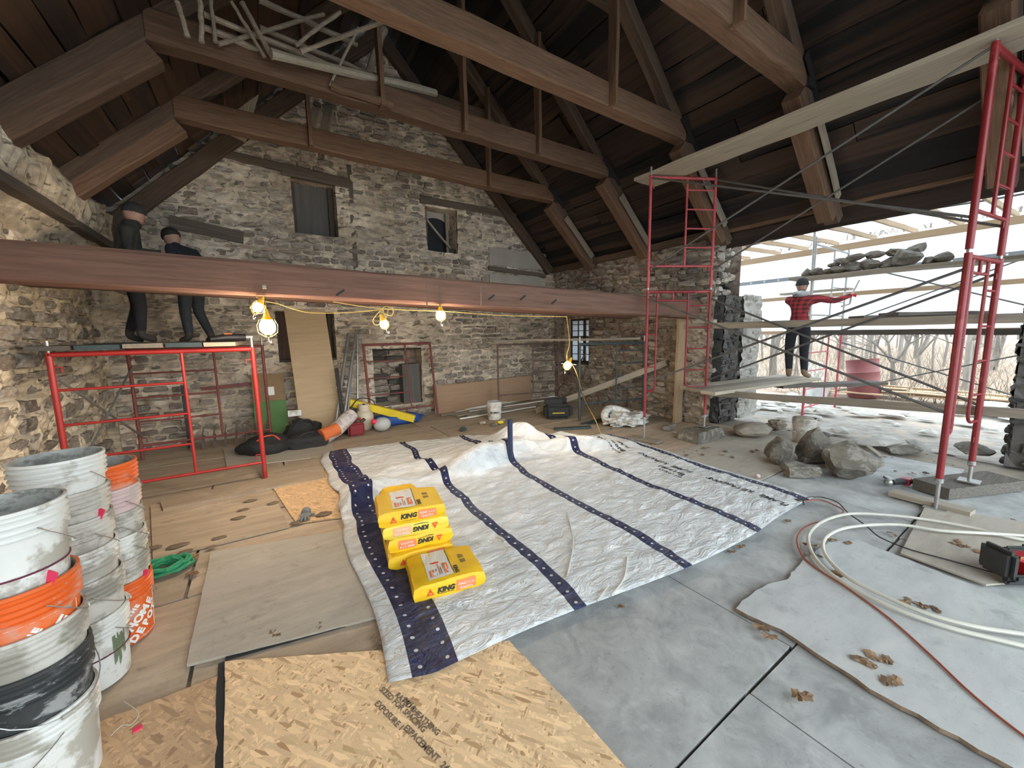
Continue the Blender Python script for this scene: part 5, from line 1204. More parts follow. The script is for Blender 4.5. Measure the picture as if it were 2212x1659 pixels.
# ------------------------------------------------------------------ tubing, cords, radio, tools
def path(name, px, z, r, m, n=6, cl=False, lift=None, **k):
    P = [Vector((*G(x, y, z), z+(lift[i] if lift else 0))) for i, (x, y) in enumerate(px)]
    return O(name, MB().tube(smoothpath(P, n, cl), r, 8, closed=cl), m, smooth=True, **k)
path('tubing', [(2400, 1185), (2212, 1166), (2100, 1140), (2000, 1122), (1910, 1112), (1835, 1110), (1780, 1125), (1750, 1150), (1748, 1178), (1768, 1215), (1810, 1250), (1880, 1290), (1960, 1325), (2060, 1358), (2150, 1380), (2240, 1400), (2420, 1425)], .05, .0125, m_hose, label='outer loop of the white plastic tubing at the right', cat='tubing', group='white tubing loops')
path('tubing', [(2400, 1175), (2250, 1160), (2130, 1152), (2030, 1146), (1950, 1134), (1880, 1134), (1820, 1142), (1785, 1160), (1778, 1185), (1795, 1215), (1840, 1253), (1920, 1292), (2000, 1325), (2100, 1352), (2200, 1368), (2420, 1400)], .06, .0125, m_hose, label='inner loop of the white plastic tubing at the right', cat='tubing', group='white tubing loops')
path('extension_cord', [(1738, 1082), (1770, 1080), (1800, 1090), (1822, 1105), (1795, 1120), (1745, 1135), (1722, 1160), (1730, 1195), (1760, 1225), (1830, 1270), (1920, 1335), (2010, 1415), (2100, 1500), (2212, 1590), (2400, 1720)], .032, .0055, m_ocord, label='thin orange extension cord running to the lower right corner', cat='cord')
path('power_cable', [(1736, 1090), (1740, 1076), (1775, 1074), (1810, 1086), (1832, 1108), (1870, 1135), (1900, 1160), (1960, 1185), (2050, 1210), (2150, 1238)], .034, .005, m_black, label='thin black cord leading to the red radio', cat='cord')
O('plug', MB().box((*G(1728, 1087), .03), (.1, .03, .03), Matrix.Rotation(-.3, 3, 'Z')), m_black, label='black plug at the right corner of the tarpaulin', cat='plug')
rd = Vector((*G(2185, 1262, .03), .03)); RT = thing('site_radio', 'red and black jobsite radio with a green display, cut by the right edge', 'radio', rd, rz=R(-35))
Rm = Matrix.Translation(rd) @ Matrix.Rotation(R(-35), 4, 'Z')
def rb(nm, c, d, m, bev=.012, rot=None):
    bm = bmesh.new(); bmesh.ops.create_cube(bm, size=1); bmesh.ops.scale(bm, vec=d, verts=bm.verts); bmesh.ops.bevel(bm, geom=bm.edges, offset=bev, segments=2, affect='EDGES')
    X = Rm @ Matrix.Translation(c) @ (rot or Matrix()); mb = MB().add([X @ v.co for v in bm.verts], [tuple(q.index for q in f.verts) for f in bm.faces]); bm.free(); O(nm, mb, m, RT, True)
rb('radio_body', (.1, .06, .11), (.2, .18, .16), m_radio, .03); rb('speaker_end', (-.03, .06, .13), (.07, .19, .19), m_black, .025); rb('speaker_end', (.24, .06, .12), (.07, .19, .19), m_black, .025)
rb('foot', (.1, .0, .02), (.3, .04, .04), m_black); rb('display', (.1, -.035, .15), (.1, .012, .05), m_greenled, .004); rb('front_bumper', (.1, -.03, .06), (.26, .03, .05), m_black); rb('carry_handle', (.1, .06, .215), (.2, .03, .03), m_black)
tg = Vector((*G(1945, 1050), .0)); GT = thing('angle_grinder', 'cordless red and black tool lying by the nearest tower jack', 'power tool', tg)
O('tool_body', MB().tube([tg+Vector((-.1, .05, .05)), tg+Vector((.02, 0, .05)), tg+Vector((.14, -.06, .04))], [.03, .036, .028], 10), m_black, GT, True); O('battery', MB().box(tg+Vector((.08, -.02, .045)), (.09, .08, .07)), m_radio, GT)
O('tool_head', MB().ball(tg+Vector((-.13, .07, .05)), .04, 10), m_steel, GT, True); O('handle', MB().tube([tg+Vector((.13, -.06, .03)), tg+Vector((.3, -.16, .03))], .018, 8), m_black, GT, True)
O('steel_bracket', MB().box((*G(1920, 1040), .03), (.12, .05, .03), Matrix.Rotation(.7, 3, 'Z')).box((*G(1925, 1050), .05), (.04, .05, .06), Matrix.Rotation(.5, 3, 'Z')), m_steel, label='crumpled steel bracket beside the cordless tool', cat='bracket')
path('wire', [(1330, 968), (1345, 955), (1365, 962), (1385, 990)], .04, .006, m_hose, label='loop of white wire at the right edge of the tarpaulin', cat='wire') if False else None
O('tape_roll', MB().ball((*G(1636, 1035), .04), .03, 12, sc=(1, 1, .8)), m_pinkw, smooth=True, label='small pale round knob at the edge of the tarpaulin', cat='knob')

# ------------------------------------------------------------------ things along the back wall
PW = thing('plywood_board', 'tall tan plywood board leaning against the window at the back wall', 'board', (.8, 7.7, 0))
beam('board', (.86, 7.45, .0), (.80, 8.02, 2.2), .66, .018, m_plyO, PW, up=(0, 1, 0), jit=.002)
GP = thing('painted_board', 'half brown half green board leaning left of the tall plywood', 'board', (.12, 7.8, 0))
mbx = lambda x0, x1, z0, z1, y0, y1: MB().hexa([(x0, y0, z0), (x1, y0, z0), (x1, y0+.02, z0), (x0, y0+.02, z0), (x0, y1, z1), (x1, y1, z1), (x1, y1+.02, z1), (x0, y1+.02, z1)])
O('green_half', mbx(-.12, .36, 0, .62, 7.66, 7.84), mat('green_paint', (.10, .21, .07), (.08, .16, .055), 4), GP); O('brown_half', mbx(-.12, .36, .622, 1.08, 7.841, 7.97), mat('brown_paint', (.26, .17, .09), (.2, .13, .07), 4), GP); O('paper_tag', mbx(.07, .2, .72, .86, 7.855, 7.895), m_lab_w, GP)
beam('plywood_board', (3.15, 7.9, .30), (5.75, 7.9, .34), .03, .62, m_plyP, label='long pinkish plywood board leaning low against the back wall', cat='board')
rr = random.Random(3)
for k in range(9):
    x0 = 3.1+rr.uniform(0, .9); beam('wood_strip', (x0, 7.0+.09*k, .02+.012*(k % 3)), (x0+rr.uniform(1.2, 2.6), 7.05+.1*k+rr.uniform(-.1, .25), .03+.012*(k % 3)), .06, .02, rr.choice((m_palewood, m_plankwood, m_lab_w)), label='thin wooden strip in the pile on the floor before the pinkish board', cat='strip', group='wooden strips on the floor')
AP = [((745, 900), (762, 705)), ((752, 880), (772, 715)), ((700, 895), (752, 722)), ((768, 860), (770, 720))]
for k, (a, b, r_, y0, y1) in enumerate((((735, 895), (770, 712), .028, 7.2, 7.95), ((718, 890), (753, 720), .028, 7.2, 7.95), ((768, 850), (772, 722), .02, 7.6, 7.95), ((744, 880), (765, 740), .02, 7.3, 7.95))):
    p = W(*a, 'y', y0); q = W(*b, 'y', y1); p.z = .01; O('metal_pole', MB().tube([p, q], r_, 10).ball(p.lerp(q, .8), r_*1.6, 8, sc=(1, 1, .5)), m_steel, smooth=True, label='aluminium prop pole leaning in the bundle against the back wall', cat='pole', group='aluminium poles')
p = W(742, 880, 'y', 7.2); O('black_bar', MB().tube([(p.x, 7.2, 0), (p.x-.02, 7.5, 1.15)], .03, 8), m_black, label='black straight bar leaning before the aluminium poles', cat='bar')
# propane tank
tk = Vector((1.56, 7.35, 0)); TK = thing('gas_cylinder', 'cream gas cylinder standing behind the red fuel can', 'gas cylinder', tk)
O('tank_body', MB().lathe([(.1, 0), (.12, .03), (.155, .08), (.16, .22), (.15, .3), (.1, .36), (.03, .385)], tk, 24), m_tank, TK, True); O('collar', MB().lathe([(.1, .36), (.1, .47), (.092, .47), (.092, .36)], tk, 20), m_tank, TK, True); O('valve', MB().lathe([(.03, .38), (.03, .44), (.012, .44), (.03, .47), (.001, .48)], tk, 10), m_black, TK, True)
jc = Vector((1.33, 7.0, 0)); JC = thing('fuel_can', 'small red plastic fuel can before the gas cylinder', 'fuel can', jc)
def rbox(nm, c, d, m, T_, bev=.03, rz=0, seg=3):
    bm = bmesh.new(); bmesh.ops.create_cube(bm, size=1); bmesh.ops.scale(bm, vec=d, verts=bm.verts); bmesh.ops.bevel(bm, geom=bm.edges, offset=bev, segments=seg, affect='EDGES')
    X = Matrix.Translation(c) @ Matrix.Rotation(rz, 4, 'Z'); mb = MB().add([X @ v.co for v in bm.verts], [tuple(q.index for q in f.verts) for f in bm.faces]); bm.free(); return O(nm, mb, m, T_, True)
rbox('can_body', jc+Vector((0, 0, .11)), (.27, .16, .22), m_red, JC); O('can_handle', MB().tube(fillet([jc+Vector((-.11, 0, .2)), jc+Vector((-.1, 0, .29)), jc+Vector((.08, 0, .29)), jc+Vector((.1, 0, .2))], .04), .02, 8), m_red, JC, True); O('spout_cap', MB().tube([jc+Vector((.1, 0, .22)), jc+Vector((.16, 0, .27))], .028, 10), m_black, JC, True)
hj = Vector((1.78, 7.0, 0)); HJ = thing('grey_jug', 'round grey jug with a pink cap beside the fuel can', 'jug', hj)
O('jug_body', MB().ball(hj+Vector((0, 0, .13)), .15, 16, sc=(1.05, .8, .85)), m_greysheet, HJ, True); O('pink_cap', MB().ball(hj+Vector((-.14, -.02, .2)), .05, 10), m_pinktape, HJ, True)
O('blue_bag', blob((2.15, 7.45, 0), .34, (1.5, .6, .42), 3, .3, 2, seed=4, flat=.4), m_blue, smooth=True, label='crumpled blue bag under the yellow case', cat='bag')
beam('yellow_case', (1.35, 7.62, .5), (2.45, 7.2, .1), .12, .14, m_cyel, label='long yellow case lying slanted over the blue bag', cat='case')
O('black_hose', MB().tube(smoothpath([(1.3, 7.5, .3), (1.5, 7.5, .55), (1.75, 7.45, .5), (1.8, 7.4, .25)], 6), .01, 6), m_black, smooth=True, label='black gas hose arching over the cream cylinder', cat='hose')
for (nm, c, r_, s_, m_, lb, sd) in (('duffel_bag', (.02, 6.75, 0), .3, (1.25, .8, .55), m_cloth, 'black and red duffel bag behind the right leg of the low scaffold', 1), ('duffel_bag', (.55, 6.75, 0), .28, (1.3, .8, .52), m_cloth, 'plain black duffel bag between the two other bags', 2), ('duffel_bag', (.55, 7.25, 0), .24, (1.2, .8, .9), m_cloth, 'dark upright bag at the foot of the tall plywood', 3)):
    T_ = thing(nm, lb, 'bag', c); O('bag_body', blob(c, r_, s_, 3, .3, 1.5, sd, .4), m_, T_, True)
    O('strap', MB().tube(smoothpath([Vector(c)+Vector(v) for v in ((-.15, -.15, r_*s_[2]*1.2), (-.05, -.12, r_*s_[2]*1.6), (.08, -.1, r_*s_[2]*1.6), (.16, -.15, r_*s_[2]*1.2))], 5), .012, 6), m_lab_r if sd == 1 else m_black, T_, True)
O('string_bag_roll', MB().tube([(.78, 6.65, .12), (1.0, 6.8, .2), (1.28, 7.05, .36)], [.11, .12, .12], 14), mat('white_printed_sack', (.62, .55, .53), (.3, .26, .26), 9, ramp_=(.35, .55)), smooth=True, label='rolled white printed sack between the bags and the fuel can', cat='sack')
O('orange_sack', MB().tube([(.74, 6.62, .16), (1.0, 6.72, .22)], [.11, .1], 14), m_cardo, smooth=True, label='orange plastic wrap on the rolled white sack', cat='wrap')
O('level_tool', MB().box((.45, 7.4, .44), (.2, .05, .1)), m_white, label='white plastic gadget sitting on the dark upright bag', cat='gadget')
# pale sacks of tools left of the fireplace, shovels row at left
rr = random.Random(6)
for k in range(8):
    x = -.95+.14*k; O('scaffold_clamp', MB().box((x, 7.55, .11), (.03, .05, .22), Matrix.Rotation(.1, 3, 'Y')).tube([(x, 7.5, .22), (x+.03, 7.5, .36)], .01, 6), m_rust, label='small rusty bracket in the row on the floor behind the low scaffold', cat='bracket', group='row of rusty brackets')
O('red_straps', MB().box((-.2, YF-.06, .92), (1.2, .05, .05), Matrix.Rotation(-.04, 3, 'Y')), m_brownred, label='bundle of dark red bars hung on the wall behind the low scaffold', cat='bars')
O('black_stick', MB().box((-1.0, 7.8, .5), (.06, .05, 1.0)), m_black, label='black upright bar behind the low red scaffold', cat='bar')
# tool bag
tb_ = Vector((4.95, 5.9, 0)); TB_ = thing('tool_bag', 'open black tool bag with a yellow band behind the tarpaulin', 'tool bag', tb_, rz=0)
rbox('bag_body', tb_+Vector((0, 0, .16)), (.52, .32, .30), m_cloth, TB_, .06, -.5); rbox('yellow_band', tb_+Vector((-.07, -.13, .14)), (.26, .03, .035), m_cyel, TB_, .01, -.5); rbox('end_pocket', tb_+Vector((.2, -.13, .15)), (.16, .08, .2), m_black, TB_, .03, -.5)
for s in (-.06, .1): rbox('open_flap', tb_+Vector((s-.05, s*.3, .36)), (.36, .04, .12), m_cloth, TB_, .015, -.5)
# debris by the far white bucket
rbox('shoe', Vector((2.95, 6.1, .04)), (.14, .09, .08), m_dkgreen, None, .03); o = C.objects[-1] if False else None
for o in [q for q in C.objects if q.name.startswith('shoe')]: meta(o, 'dark green scrap lying on the floor left of the small offcut', 'scrap')
for k, (x, y, m_) in enumerate(((3.75, 6.15, m_cyel), (3.68, 6.22, m_brush), (3.6, 6.1, m_rock), (3.5, 6.35, m_plyG), (3.9, 6.3, m_brush))):
    O('paper_scrap', blob((x, y, 0), .07, (1, .8, .5), 2, .5, 3, k), m_, label='crumpled litter scrap in the heap before the white bucket', cat='litter', group='litter before the white bucket')
O('white_bundle', blob((5.62, 4.72, 0), .36, (1.25, .7, .34), 4, .6, 2.2, 3, .3), m_white, smooth=True, label='crumpled white tarp bundle on the floor beside the red tower leg', cat='tarp')
O('white_bundle', MB().tube(smoothpath([(5.25, 4.85, .06), (5.3, 4.95, .2), (5.5, 5.0, .27), (5.75, 4.85, .2), (5.8, 4.7, .06)], 5), .07, 10), m_white, smooth=True, label='folded roll of white tarp lying over the left of the bundle', cat='tarp')
for k in range(4): O('dark_tube', MB().tube([(4.95+.05*k, 5.2-.04*k, .02+.02*(k % 2)), (6.1, 5.35-.06*k, .03)], .015, 6), m_dkgreen, smooth=True, label='dark steel tube lying on the floor at the foot of the green frame', cat='tube', group='steel tubes on the floor')
beam('dark_plank', (4.3, 5.2, .02), (4.9, 4.9, .02), .1, .03, m_dkgreen, label='dark strip at the back edge of the tarpaulin', cat='strip')

# ------------------------------------------------------------------ string of work lights
LG = 'work lights hanging from the beam'
def lamp(label, c, r, body, watt, tilt=0):
    c = Vector(c); t = thing('work_light', label, 'work light', c, group=LG)
    X = Matrix.Translation(c) @ Matrix.Rotation(tilt, 4, 'Y'); tr_ = lambda mb: (setattr(mb, 'v', [tuple(X @ Vector(v)) for v in mb.v]), mb)[1]
    O('bulb', tr_(MB().ball((0, 0, 0), r, 16, sc=(1, 1, 1.1))), m_glow if body else m_glowc, t, True)
    sk_ = O('socket', tr_(MB().lathe([(.012, r*2+.03), (.02, r*2), (.03, r*1.35), (r*.75, r*.95)], n=14)), m_cage, t, True)
    for k in range(6):
        a = 2*PI*k/6; O('guard_wire', tr_(MB().tube([(math.cos(a)*r*q, math.sin(a)*r*q, z*r) for q, z in ((.9, 1.0), (1.25, .2), (1.15, -.8), (.3, -1.4))], .002, 4)), m_cage, t)
    O('hook', tr_(MB().tube(fillet([(0, 0, -1.4*r), (0, 0, -1.4*r-.04), (.02, 0, -1.4*r-.06), (.02, 0, -1.4*r-.03)], .01), .003, 5)), m_steel, sk_)
    O('short_cord', MB().tube([c+Vector((0, 0, r*2)), c+Vector((0, .03, r*2+.1))], .004, 5), m_ycord, t, True)
    l = bpy.data.lights.new('bulb_light', 'POINT'); l.energy = watt; l.color = (1, .82, .6); l.shadow_soft_size = r*1.5+.02; o = bpy.data.objects.new('bulb_light', l); C.objects.link(o); place(o, t, Matrix.Translation(c-Vector((0, .0, r*2.2+.06))))
L2 = W(578, 706, 'y', 4.46); L1 = W(557, 664, 'y', 4.5); L3 = W(830, 700, 'y', 4.38); L4 = W(952, 681, 'y', 4.34); L5 = W(1226, 789, 'y', 4.24)
lamp('largest and brightest work light, hanging lowest at the left end', L2, .07, False, 17)
lamp('small work light coiled in its cord just above the largest one', L1, .045, True, 5, .5); lamp('small work light tangled in yellow cord in the middle of the beam', L3, .04, True, 6, -.3)
lamp('square yellow-topped work light right of the cord tangle', L4, .05, True, 11); lamp('work light hanging far below the beam in front of the barred window', L5, .05, True, 11, .6)
def cord(lb, pts, r=.004, m=m_ycord): O('light_cord', MB().tube(smoothpath(pts, 6), r, 6), m, smooth=True, label=lb, cat='cord')
W5 = lambda x, y, yy=4.36: W(x, y, 'y', yy)
cord('yellow cord sagging between the left lamps and the middle lamp', [L1+Vector((0, 0, .1)), W5(570, 650), W5(600, 656), W5(660, 674), W5(730, 676), W5(790, 672), W5(826, 668)])
cord('yellow cord running along the underside of the beam', [W5(720, 652), W5(800, 664), W5(880, 670), W5(950, 672), W5(1010, 676), W5(1100, 682), W5(1225, 684, 4.1)])
cord('thin dark cord holding the largest lamp', [W5(572, 640, 4.35), W5(573, 670, 4.35), L2+Vector((0, 0, .12))], .003, m_iron)
cord('coiled yellow cord above the middle lamp', [W5(824, 668), W5(806, 690), W5(812, 702), W5(830, 692), W5(838, 668), W5(822, 672), W5(845, 682), W5(848, 666), W5(828, 664), W5(834, 690), W5(838, 708)])
cord('loop of yellow cord beside the small left lamp', [W5(556, 648), W5(545, 656), W5(543, 672), W5(552, 680), W5(562, 668), W5(556, 648)])
cord('long yellow cord dropping from the beam past the lamp to the tarpaulin', [W5(1224, 684, 4.1), W5(1230, 740, 4.15), L5+Vector((0, .02, .1)), W5(1243, 800, 4.2), Vector((*G(1262, 870), 0))*.45+W5(1262, 850, 4.2)*.55, W(1285, 905, 'y', 4.2), W(1302, 942, 'z', .1), W(1338, 968, 'z', .06)])
# ================================================================== PEOPLE
def skinned(J, Ebones, root='pelvis', sub=2):
    names = list(J); bm = bmesh.new(); vs = {k: bm.verts.new(J[k][0]) for k in names}
    for a, b in Ebones: bm.edges.new((vs[a], vs[b]))
    me = bpy.data.meshes.new('body'); bm.verts.index_update(); bm.to_mesh(me); bm.free()
    o = bpy.data.objects.new('tmpbody', me); C.objects.link(o)
    o.modifiers.new('skin', 'SKIN'); s = o.modifiers.new('sub', 'SUBSURF'); s.levels = sub
    for i, k in enumerate(names):
        r = J[k][1]; r = r if isinstance(r, tuple) else (r, r); sv = me.skin_vertices[0].data[i]; sv.radius = r; sv.use_root = (k == root)
    dg = bpy.context.evaluated_depsgraph_get(); out = bpy.data.meshes.new_from_object(o.evaluated_get(dg)); bpy.data.objects.remove(o); return out
def person(label, M, pose, mats, skinkeys=('head', 'chin', 'neck2')):
    """pose: joint -> (xyz, radius, part); x right, y forward, z up"""
    t = thing('person', label, 'person', M.translation)
    J = {k: (M @ Vector(v[0]), v[1]) for k, v in pose.items()}
    bones = [('pelvis', 'spine'), ('spine', 'chest'), ('chest', 'neck'), ('neck', 'head'), ('head', 'crown')]
    for s in 'LR':
        bones += [('pelvis', 'hip'+s), ('hip'+s, 'knee'+s), ('knee'+s, 'ankle'+s), ('ankle'+s, 'toe'+s), ('chest', 'sho'+s), ('sho'+s, 'elb'+s), ('elb'+s, 'wri'+s), ('wri'+s, 'palm'+s)]
    me = skinned(J, bones); me.materials.clear(); keys = list(mats); [me.materials.append(mats[k]) for k in keys]
    # material by nearest bone
    def seg(p, a, b):
        d = b-a; u = max(0, min(1, (p-a).dot(d)/max(1e-9, d.dot(d)))); return (p-a-d*u).length, u
    part = {'pelvis': 'legs', 'spine': 'coat', 'chest': 'coat', 'neck': 'coat', 'head': 'skin', 'crown': 'skin'}
    def bone_part(a, b, u):
        if b[:-1] in ('hip', 'knee') or a[:-1] in ('hip',): return 'legs'
        if b[:-1] == 'ankle': return 'legs' if u < .82 else 'boots'
        if b[:-1] == 'toe': return 'boots'
        if b[:-1] == 'palm': return 'gloves'
        if b[:-1] in ('sho', 'elb', 'wri'): return 'coat'
        if b == 'spine': return 'legs' if u < .15 else 'coat'
        if b == 'neck': return 'coat'
        if b == 'head': return 'skin' if u > .3 else 'coat'
        if b == 'crown': return 'skin'
        return 'coat'
    for f in me.polygons:
        c = f.center; best = min(((seg(c, J[a][0], J[b][0])[0]/(max(J[a][1] if not isinstance(J[a][1], tuple) else max(J[a][1]), .03)), a, b) for a, b in bones), key=lambda q: q[0])
        u = seg(c, J[best[1]][0], J[best[2]][0])[1]; f.material_index = keys.index(bone_part(best[1], best[2], u)); f.use_smooth = True
    me.name = 'body'; me.transform(Matrix.Translation(-M.translation))
    b = bpy.data.objects.new('body', me); C.objects.link(b); place(b, t, Matrix.Translation(M.translation))
    return t, J
def head_bits(t, c, face, up, r, m_hat, brim=False, skin=m_skin):
    """c centre of the head, face = direction looked at"""
    f = Vector(face).normalized(); u = Vector(up).normalized(); s = f.cross(u).normalized(); u = s.cross(f)
    B = Matrix(((s.x, f.x, u.x, c.x), (s.y, f.y, u.y, c.y), (s.z, f.z, u.z, c.z), (0, 0, 0, 1)))
    tf = lambda mb: (setattr(mb, 'v', [tuple(B @ Vector(v)) for v in mb.v]), mb)[1]
    h = MB().ball((0, 0, 0), r, 18, sc=(.82, 1, 1.2)); h.ball((0, r*.5, -r*.75), r*.5, 10, sc=(1, .8, .7))
    h.add([(0, r*1.0, r*.15), (-r*.16, r*.92, -r*.2), (r*.16, r*.92, -r*.2), (0, r*1.28, -r*.16)], [(0, 1, 3), (0, 3, 2), (1, 2, 3)])
    O('head', tf(h), skin, t, True)
    O('ear', tf(MB().ball((r*.84, -.02*r, 0), r*.22, 8, sc=(.4, .8, 1.2))), skin, t, True); O('ear', tf(MB().ball((-r*.84, -.02*r, 0), r*.22, 8, sc=(.4, .8, 1.2))), skin, t, True)
    for q in (-1, 1): O('eye', tf(MB().ball((q*r*.32, r*.86, r*.12), r*.1, 8)), m_iron, t, True)
    O('mouth', tf(MB().box((0, r*.93, -r*.5), (r*.45, r*.08, r*.06))), m_brownred, t)
    hat = MB().lathe([(r*.98, r*.12), (r*1.0, r*.3), (r*.95, r*.75), (r*.7, r*1.15), (r*.3, r*1.36), (.001, r*1.4)], n=18); hat.v = [(x*.92, y*1.08, z) for x, y, z in hat.v]
    O('knit_cap', tf(hat), m_hat, t, True)
    if brim: O('cap_band', tf((lambda m: (setattr(m, 'v', [(x*.94, y*1.1, z) for x, y, z in m.v]), m)[1])(MB().lathe([(r*.98, r*.08), (r*1.04, r*.1), (r*1.04, r*.42), (r*.98, r*.44)], n=18))), m_hat, t, True)
def hand(t, M0, J, s, m, dirv, curl=.5, size=1.0):
    p = J['palm'+s][0]; w0 = J['wri'+s][0]; d = (p-w0).normalized(); sd = d.cross(Vector(dirv)).normalized(); nrm = sd.cross(d); mb = MB()
    for k, (o_, l) in enumerate(((-1.5, .065), (-.5, .08), (.5, .085), (1.5, .075))):
        a = p+sd*o_*.02*size; b = a+(d*math.cos(curl*.5)+nrm*math.sin(curl*.5))*l*.55*size; c = b+(d*math.cos(curl*1.6)+nrm*math.sin(curl*1.6))*l*.55*size; mb.tube([a-d*.03, a, b, c], [.010*size, .011*size, .0095*size, .007*size], 7)
    a = w0.lerp(p, .5)+sd*.03*size; mb.tube([a-sd*.02, a+sd*.025+d*.02, a+sd*.035+d*.06+nrm*.02], [.012*size, .011*size, .008*size], 7); O('fingers', mb, m, t, True)
def std(h=1.75, **kw):
    k = h/1.75
    P = {'pelvis': ((0, 0, .95), (.15, .11)), 'spine': ((0, .0, 1.14), (.14, .11)), 'chest': ((0, 0, 1.34), (.17, .12)), 'neck': ((0, .0, 1.50), .058), 'head': ((0, .02, 1.585), .06), 'crown': ((0, .02, 1.66), .05),
         'hipL': ((-.1, 0, .88), .10), 'hipR': ((.1, 0, .88), .10), 'kneeL': ((-.12, .03, .49), .075), 'kneeR': ((.12, .03, .49), .075), 'ankleL': ((-.13, 0, .1), .052), 'ankleR': ((.13, 0, .1), .052), 'toeL': ((-.15, .15, .045), .042), 'toeR': ((.15, .15, .045), .042),
         'shoL': ((-.2, 0, 1.42), .068), 'shoR': ((.2, 0, 1.42), .068), 'elbL': ((-.27, -.02, 1.13), .055), 'elbR': ((.27, -.02, 1.13), .055), 'wriL': ((-.27, .12, .9), .038), 'wriR': ((.27, .12, .9), .038), 'palmL': ((-.27, .16, .83), .036), 'palmR': ((.27, .16, .83), .036)}
    for q, v in kw.items(): P[q] = (v, P[q][1]) if len(v) == 3 else (v[0], v[1])
    return {q: (tuple(c*k for c in v[0]), tuple(c*k for c in v[1]) if isinstance(v[1], tuple) else v[1]*k) for q, v in P.items()}
# worker on the low platform, back turned, reaching up to the right
wf = Vector((8.02, 2.96, .82)); look = math.atan2(-(wf.x), wf.y)        # facing away from the viewpoint
Mw = Matrix.Translation(wf) @ Matrix.Rotation(look-.12, 4, 'Z')
pose = std(1.74, elbR=(.45, .16, 1.36), wriR=(.62, .30, 1.43), palmR=(.66, .33, 1.46), elbL=(-.1, .34, 1.30), wriL=(.22, .48, 1.40), palmL=(.29, .50, 1.41), ankleL=(-.1, .05, .1), toeL=(-.12, .19, .045), toeR=(.2, .15, .045), kneeR=(.1, .0, .5))
Wk, Jw = person('worker in red plaid shirt, grey hood and black cap reaching right in the opening', Mw, pose, {'coat': m_plaid, 'legs': m_trouser, 'boots': m_boot, 'gloves': m_redglove, 'skin': m_skin})
hc = Mw @ Vector((0, .03, 1.635)); fdir = Mw.to_3x3() @ Vector((.25, 1, .1)); head_bits(Wk, hc, fdir, (0, 0, 1), .098, m_knit, True)
hd = blob(Mw @ Vector((0, -.03, 1.42)), .15, (1.15, .75, .42), 3, .15, 2, 2); O('hood', hd, m_hood, Wk, True)
for s in 'LR': hand(Wk, Mw, Jw, s, m_redglove, (0, 0, -1), 1.1)
# steel tool in his hands
a = Jw['palmR'][0]; O('steel_bar_tool', MB().tube([a+Vector((-.06, 0, -.16)), a+Vector((.0, 0, 0)), a+Vector((.14, -.04, .24))], .014, 8).tube([a+Vector((-.25, .05, -.2)), a+Vector((-.06, 0, -.16))], .012, 8), m_steel, smooth=True, label='steel bar held in the red gloves of the plaid-shirted worker', cat='bar')
# two men behind the great beam on the low scaffold deck
zf = 1.675
Ma = Matrix.Translation((-1.24, 6.85, zf-.02)) @ Matrix.Rotation(R(-75), 4, 'Z')
pa = std(1.74, chest=(0, .04, 1.34), neck=(0, .07, 1.50), head=(0, .1, 1.585), crown=(0, .1, 1.66), wriR=(.22, .25, 1.15), palmR=(.2, .31, 1.17), wriL=(-.22, .22, 1.0), palmL=(-.2, .28, 1.0), ankleL=(-.12, -.1, .1), toeL=(-.13, .05, .045))
Pa, Ja = person('taller man in a dark patterned coat and dark cap behind the great beam, facing right', Ma, pa, {'coat': m_jacket, 'legs': m_trouser, 'boots': m_bootD, 'gloves': m_skin, 'skin': m_skin})
head_bits(Pa, Ma @ Vector((0, .10, 1.63)), Ma.to_3x3() @ Vector((.1, 1, -.12)), (0, 0, 1), .105, m_knit, True)
for s in 'LR': hand(Pa, Ma, Ja, s, m_skin, (0, 0, -1), .8)
O('scarf', MB().lathe([(.085, 0), (.1, .03), (.08, .08)], Ma @ Vector((0, .06, 1.46)), 14), m_knit, Pa, True)
Mb = Matrix.Translation((-.66, 6.85, zf-.04)) @ Matrix.Rotation(R(50), 4, 'Z')
pb_ = std(1.6, chest=(0, .1, 1.3), spine=(0, .03, 1.12), neck=(0, .17, 1.43), head=(0, .22, 1.5), crown=(0, .24, 1.57), shoL=(-.19, .08, 1.37), shoR=(.19, .08, 1.37), wriR=(.15, .35, 1.1), palmR=(.12, .41, 1.1), kneeR=(.16, .1, .5), ankleR=(.2, -.05, .1), toeR=(.24, .08, .045), hipR=(.1, 0, .87))
Pb, Jb = person('shorter man in a black cap and dark jacket beside him, head bowed to the left', Mb, pb_, {'coat': m_trouser, 'legs': m_jean, 'boots': m_bootD, 'gloves': m_skin, 'skin': m_skin})
head_bits(Pb, Mb @ Vector((0, .21, 1.42)), Mb.to_3x3() @ Vector((0, 1, -.35)), (0, 0, 1), .1, m_iron, True)
for s in 'LR': hand(Pb, Mb, Jb, s, m_skin, (0, 0, -1), .8)
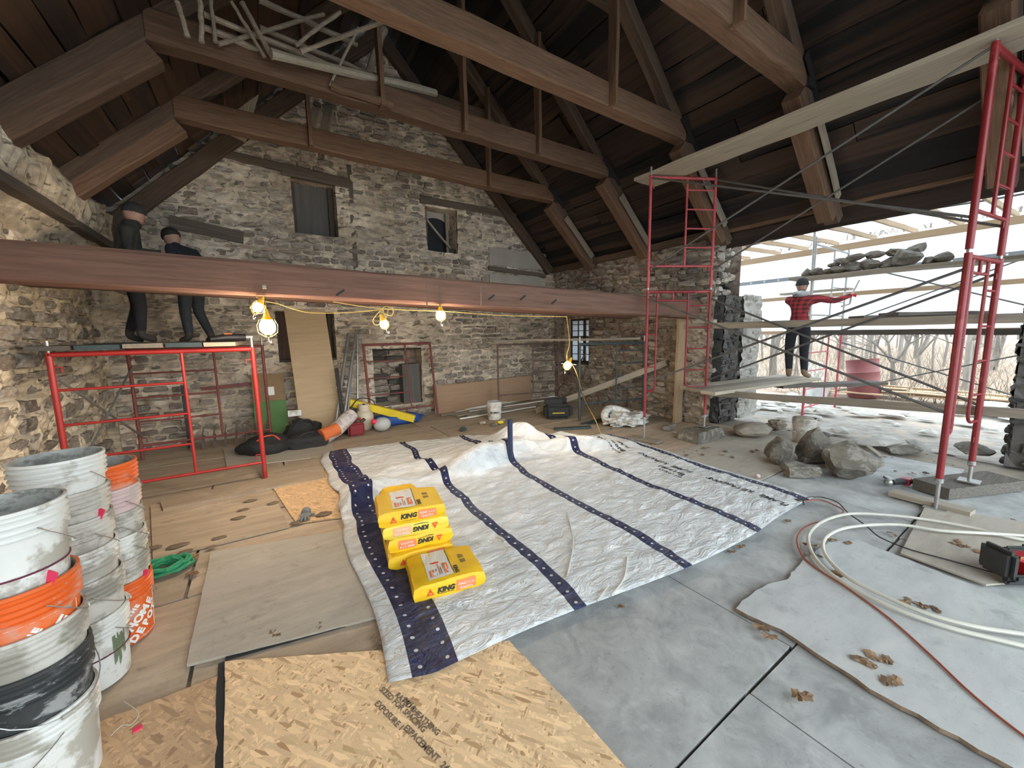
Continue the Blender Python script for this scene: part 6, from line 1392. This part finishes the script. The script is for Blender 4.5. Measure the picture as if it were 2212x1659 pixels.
# tool lying on the deck
dg_ = W(465, 742, 'y', 5.9); DT = thing('hammer_drill', 'dark power drill with an orange patch lying on the low scaffold deck', 'power tool', (-.3, 5.9, 1.675))
O('drill_body', MB().tube([(-.45, 5.85, 1.70), (-.3, 5.88, 1.72), (-.1, 5.92, 1.72)], [.03, .045, .04], 10), m_black, DT, True); O('drill_end', MB().tube([(-.1, 5.92, 1.72), (-.03, 5.93, 1.72)], [.045, .04], 10), m_steel, DT, True); O('orange_patch', MB().box((-.27, 5.85, 1.762), (.08, .04, .012)), m_cardo, DT)
# ------------------------------------------------------------------ barrel, chair, crates outside
bp_ = W(1868, 848, 'x', 13.4); BR = thing('steel_barrel', 'big faded red barrel leaning outside beyond the low plank', 'barrel', (13.4, bp_.y, -.1))
prof = [(.29, 0), (.3, .02)]
for z in (.3, .6): prof += [(.3, z-.02), (.315, z), (.3, z+.02)]
prof += [(.3, .88), (.31, .9), (.29, .9), (.285, .05), (.001, .05)]
O('barrel_body', MB().lathe(prof, (13.4, bp_.y, -.12), 28, Matrix.Rotation(R(-7), 3, 'X') @ Matrix.Scale(1.12, 3)), m_barrel, BR, True)
cp = W(1755, 845, 'x', 12.5); CH = thing('garden_chair', 'white plastic garden chair outside behind the worker', 'chair', (12.5, cp.y, -.05))
for (dx, dy) in ((-.2, -.2), (.2, -.2), (-.2, .2), (.2, .2)): O('leg', MB().tube([(12.5+dx, cp.y+dy, -.1), (12.5+dx*.9, cp.y+dy*.9, .36)], .02, 6), m_white, CH, True)
O('seat', MB().box((12.5, cp.y, .38), (.45, .45, .03)), m_white, CH)
for k in range(5): O('back_slat', MB().box((12.7, cp.y-.18+.09*k, .6), (.03, .05, .42)), m_white, CH)
O('storage_tub', (lambda m: (m.lathe([(.2, 0), (.26, .35), (.28, .36), (.28, .38), (.22, .38)], (11.9, W(1762, 870, 'x', 11.9).y, -.1), 4), m)[1])(MB()), m_greysheet, label='pale blue-grey storage tub outside below the chair', cat='tub')
for k, (y, z) in enumerate(((.9, 0), (.75, .12), (1.1, .1))): O('rubble_slab', blob((12.6, y, -.1+z), .4, (1, .9, .3), 2, .3, seed=200+k, fac=True), m_rockL, label='large pale slab in the heap outside beside the right pier', cat='stone', group='slab heap outside')
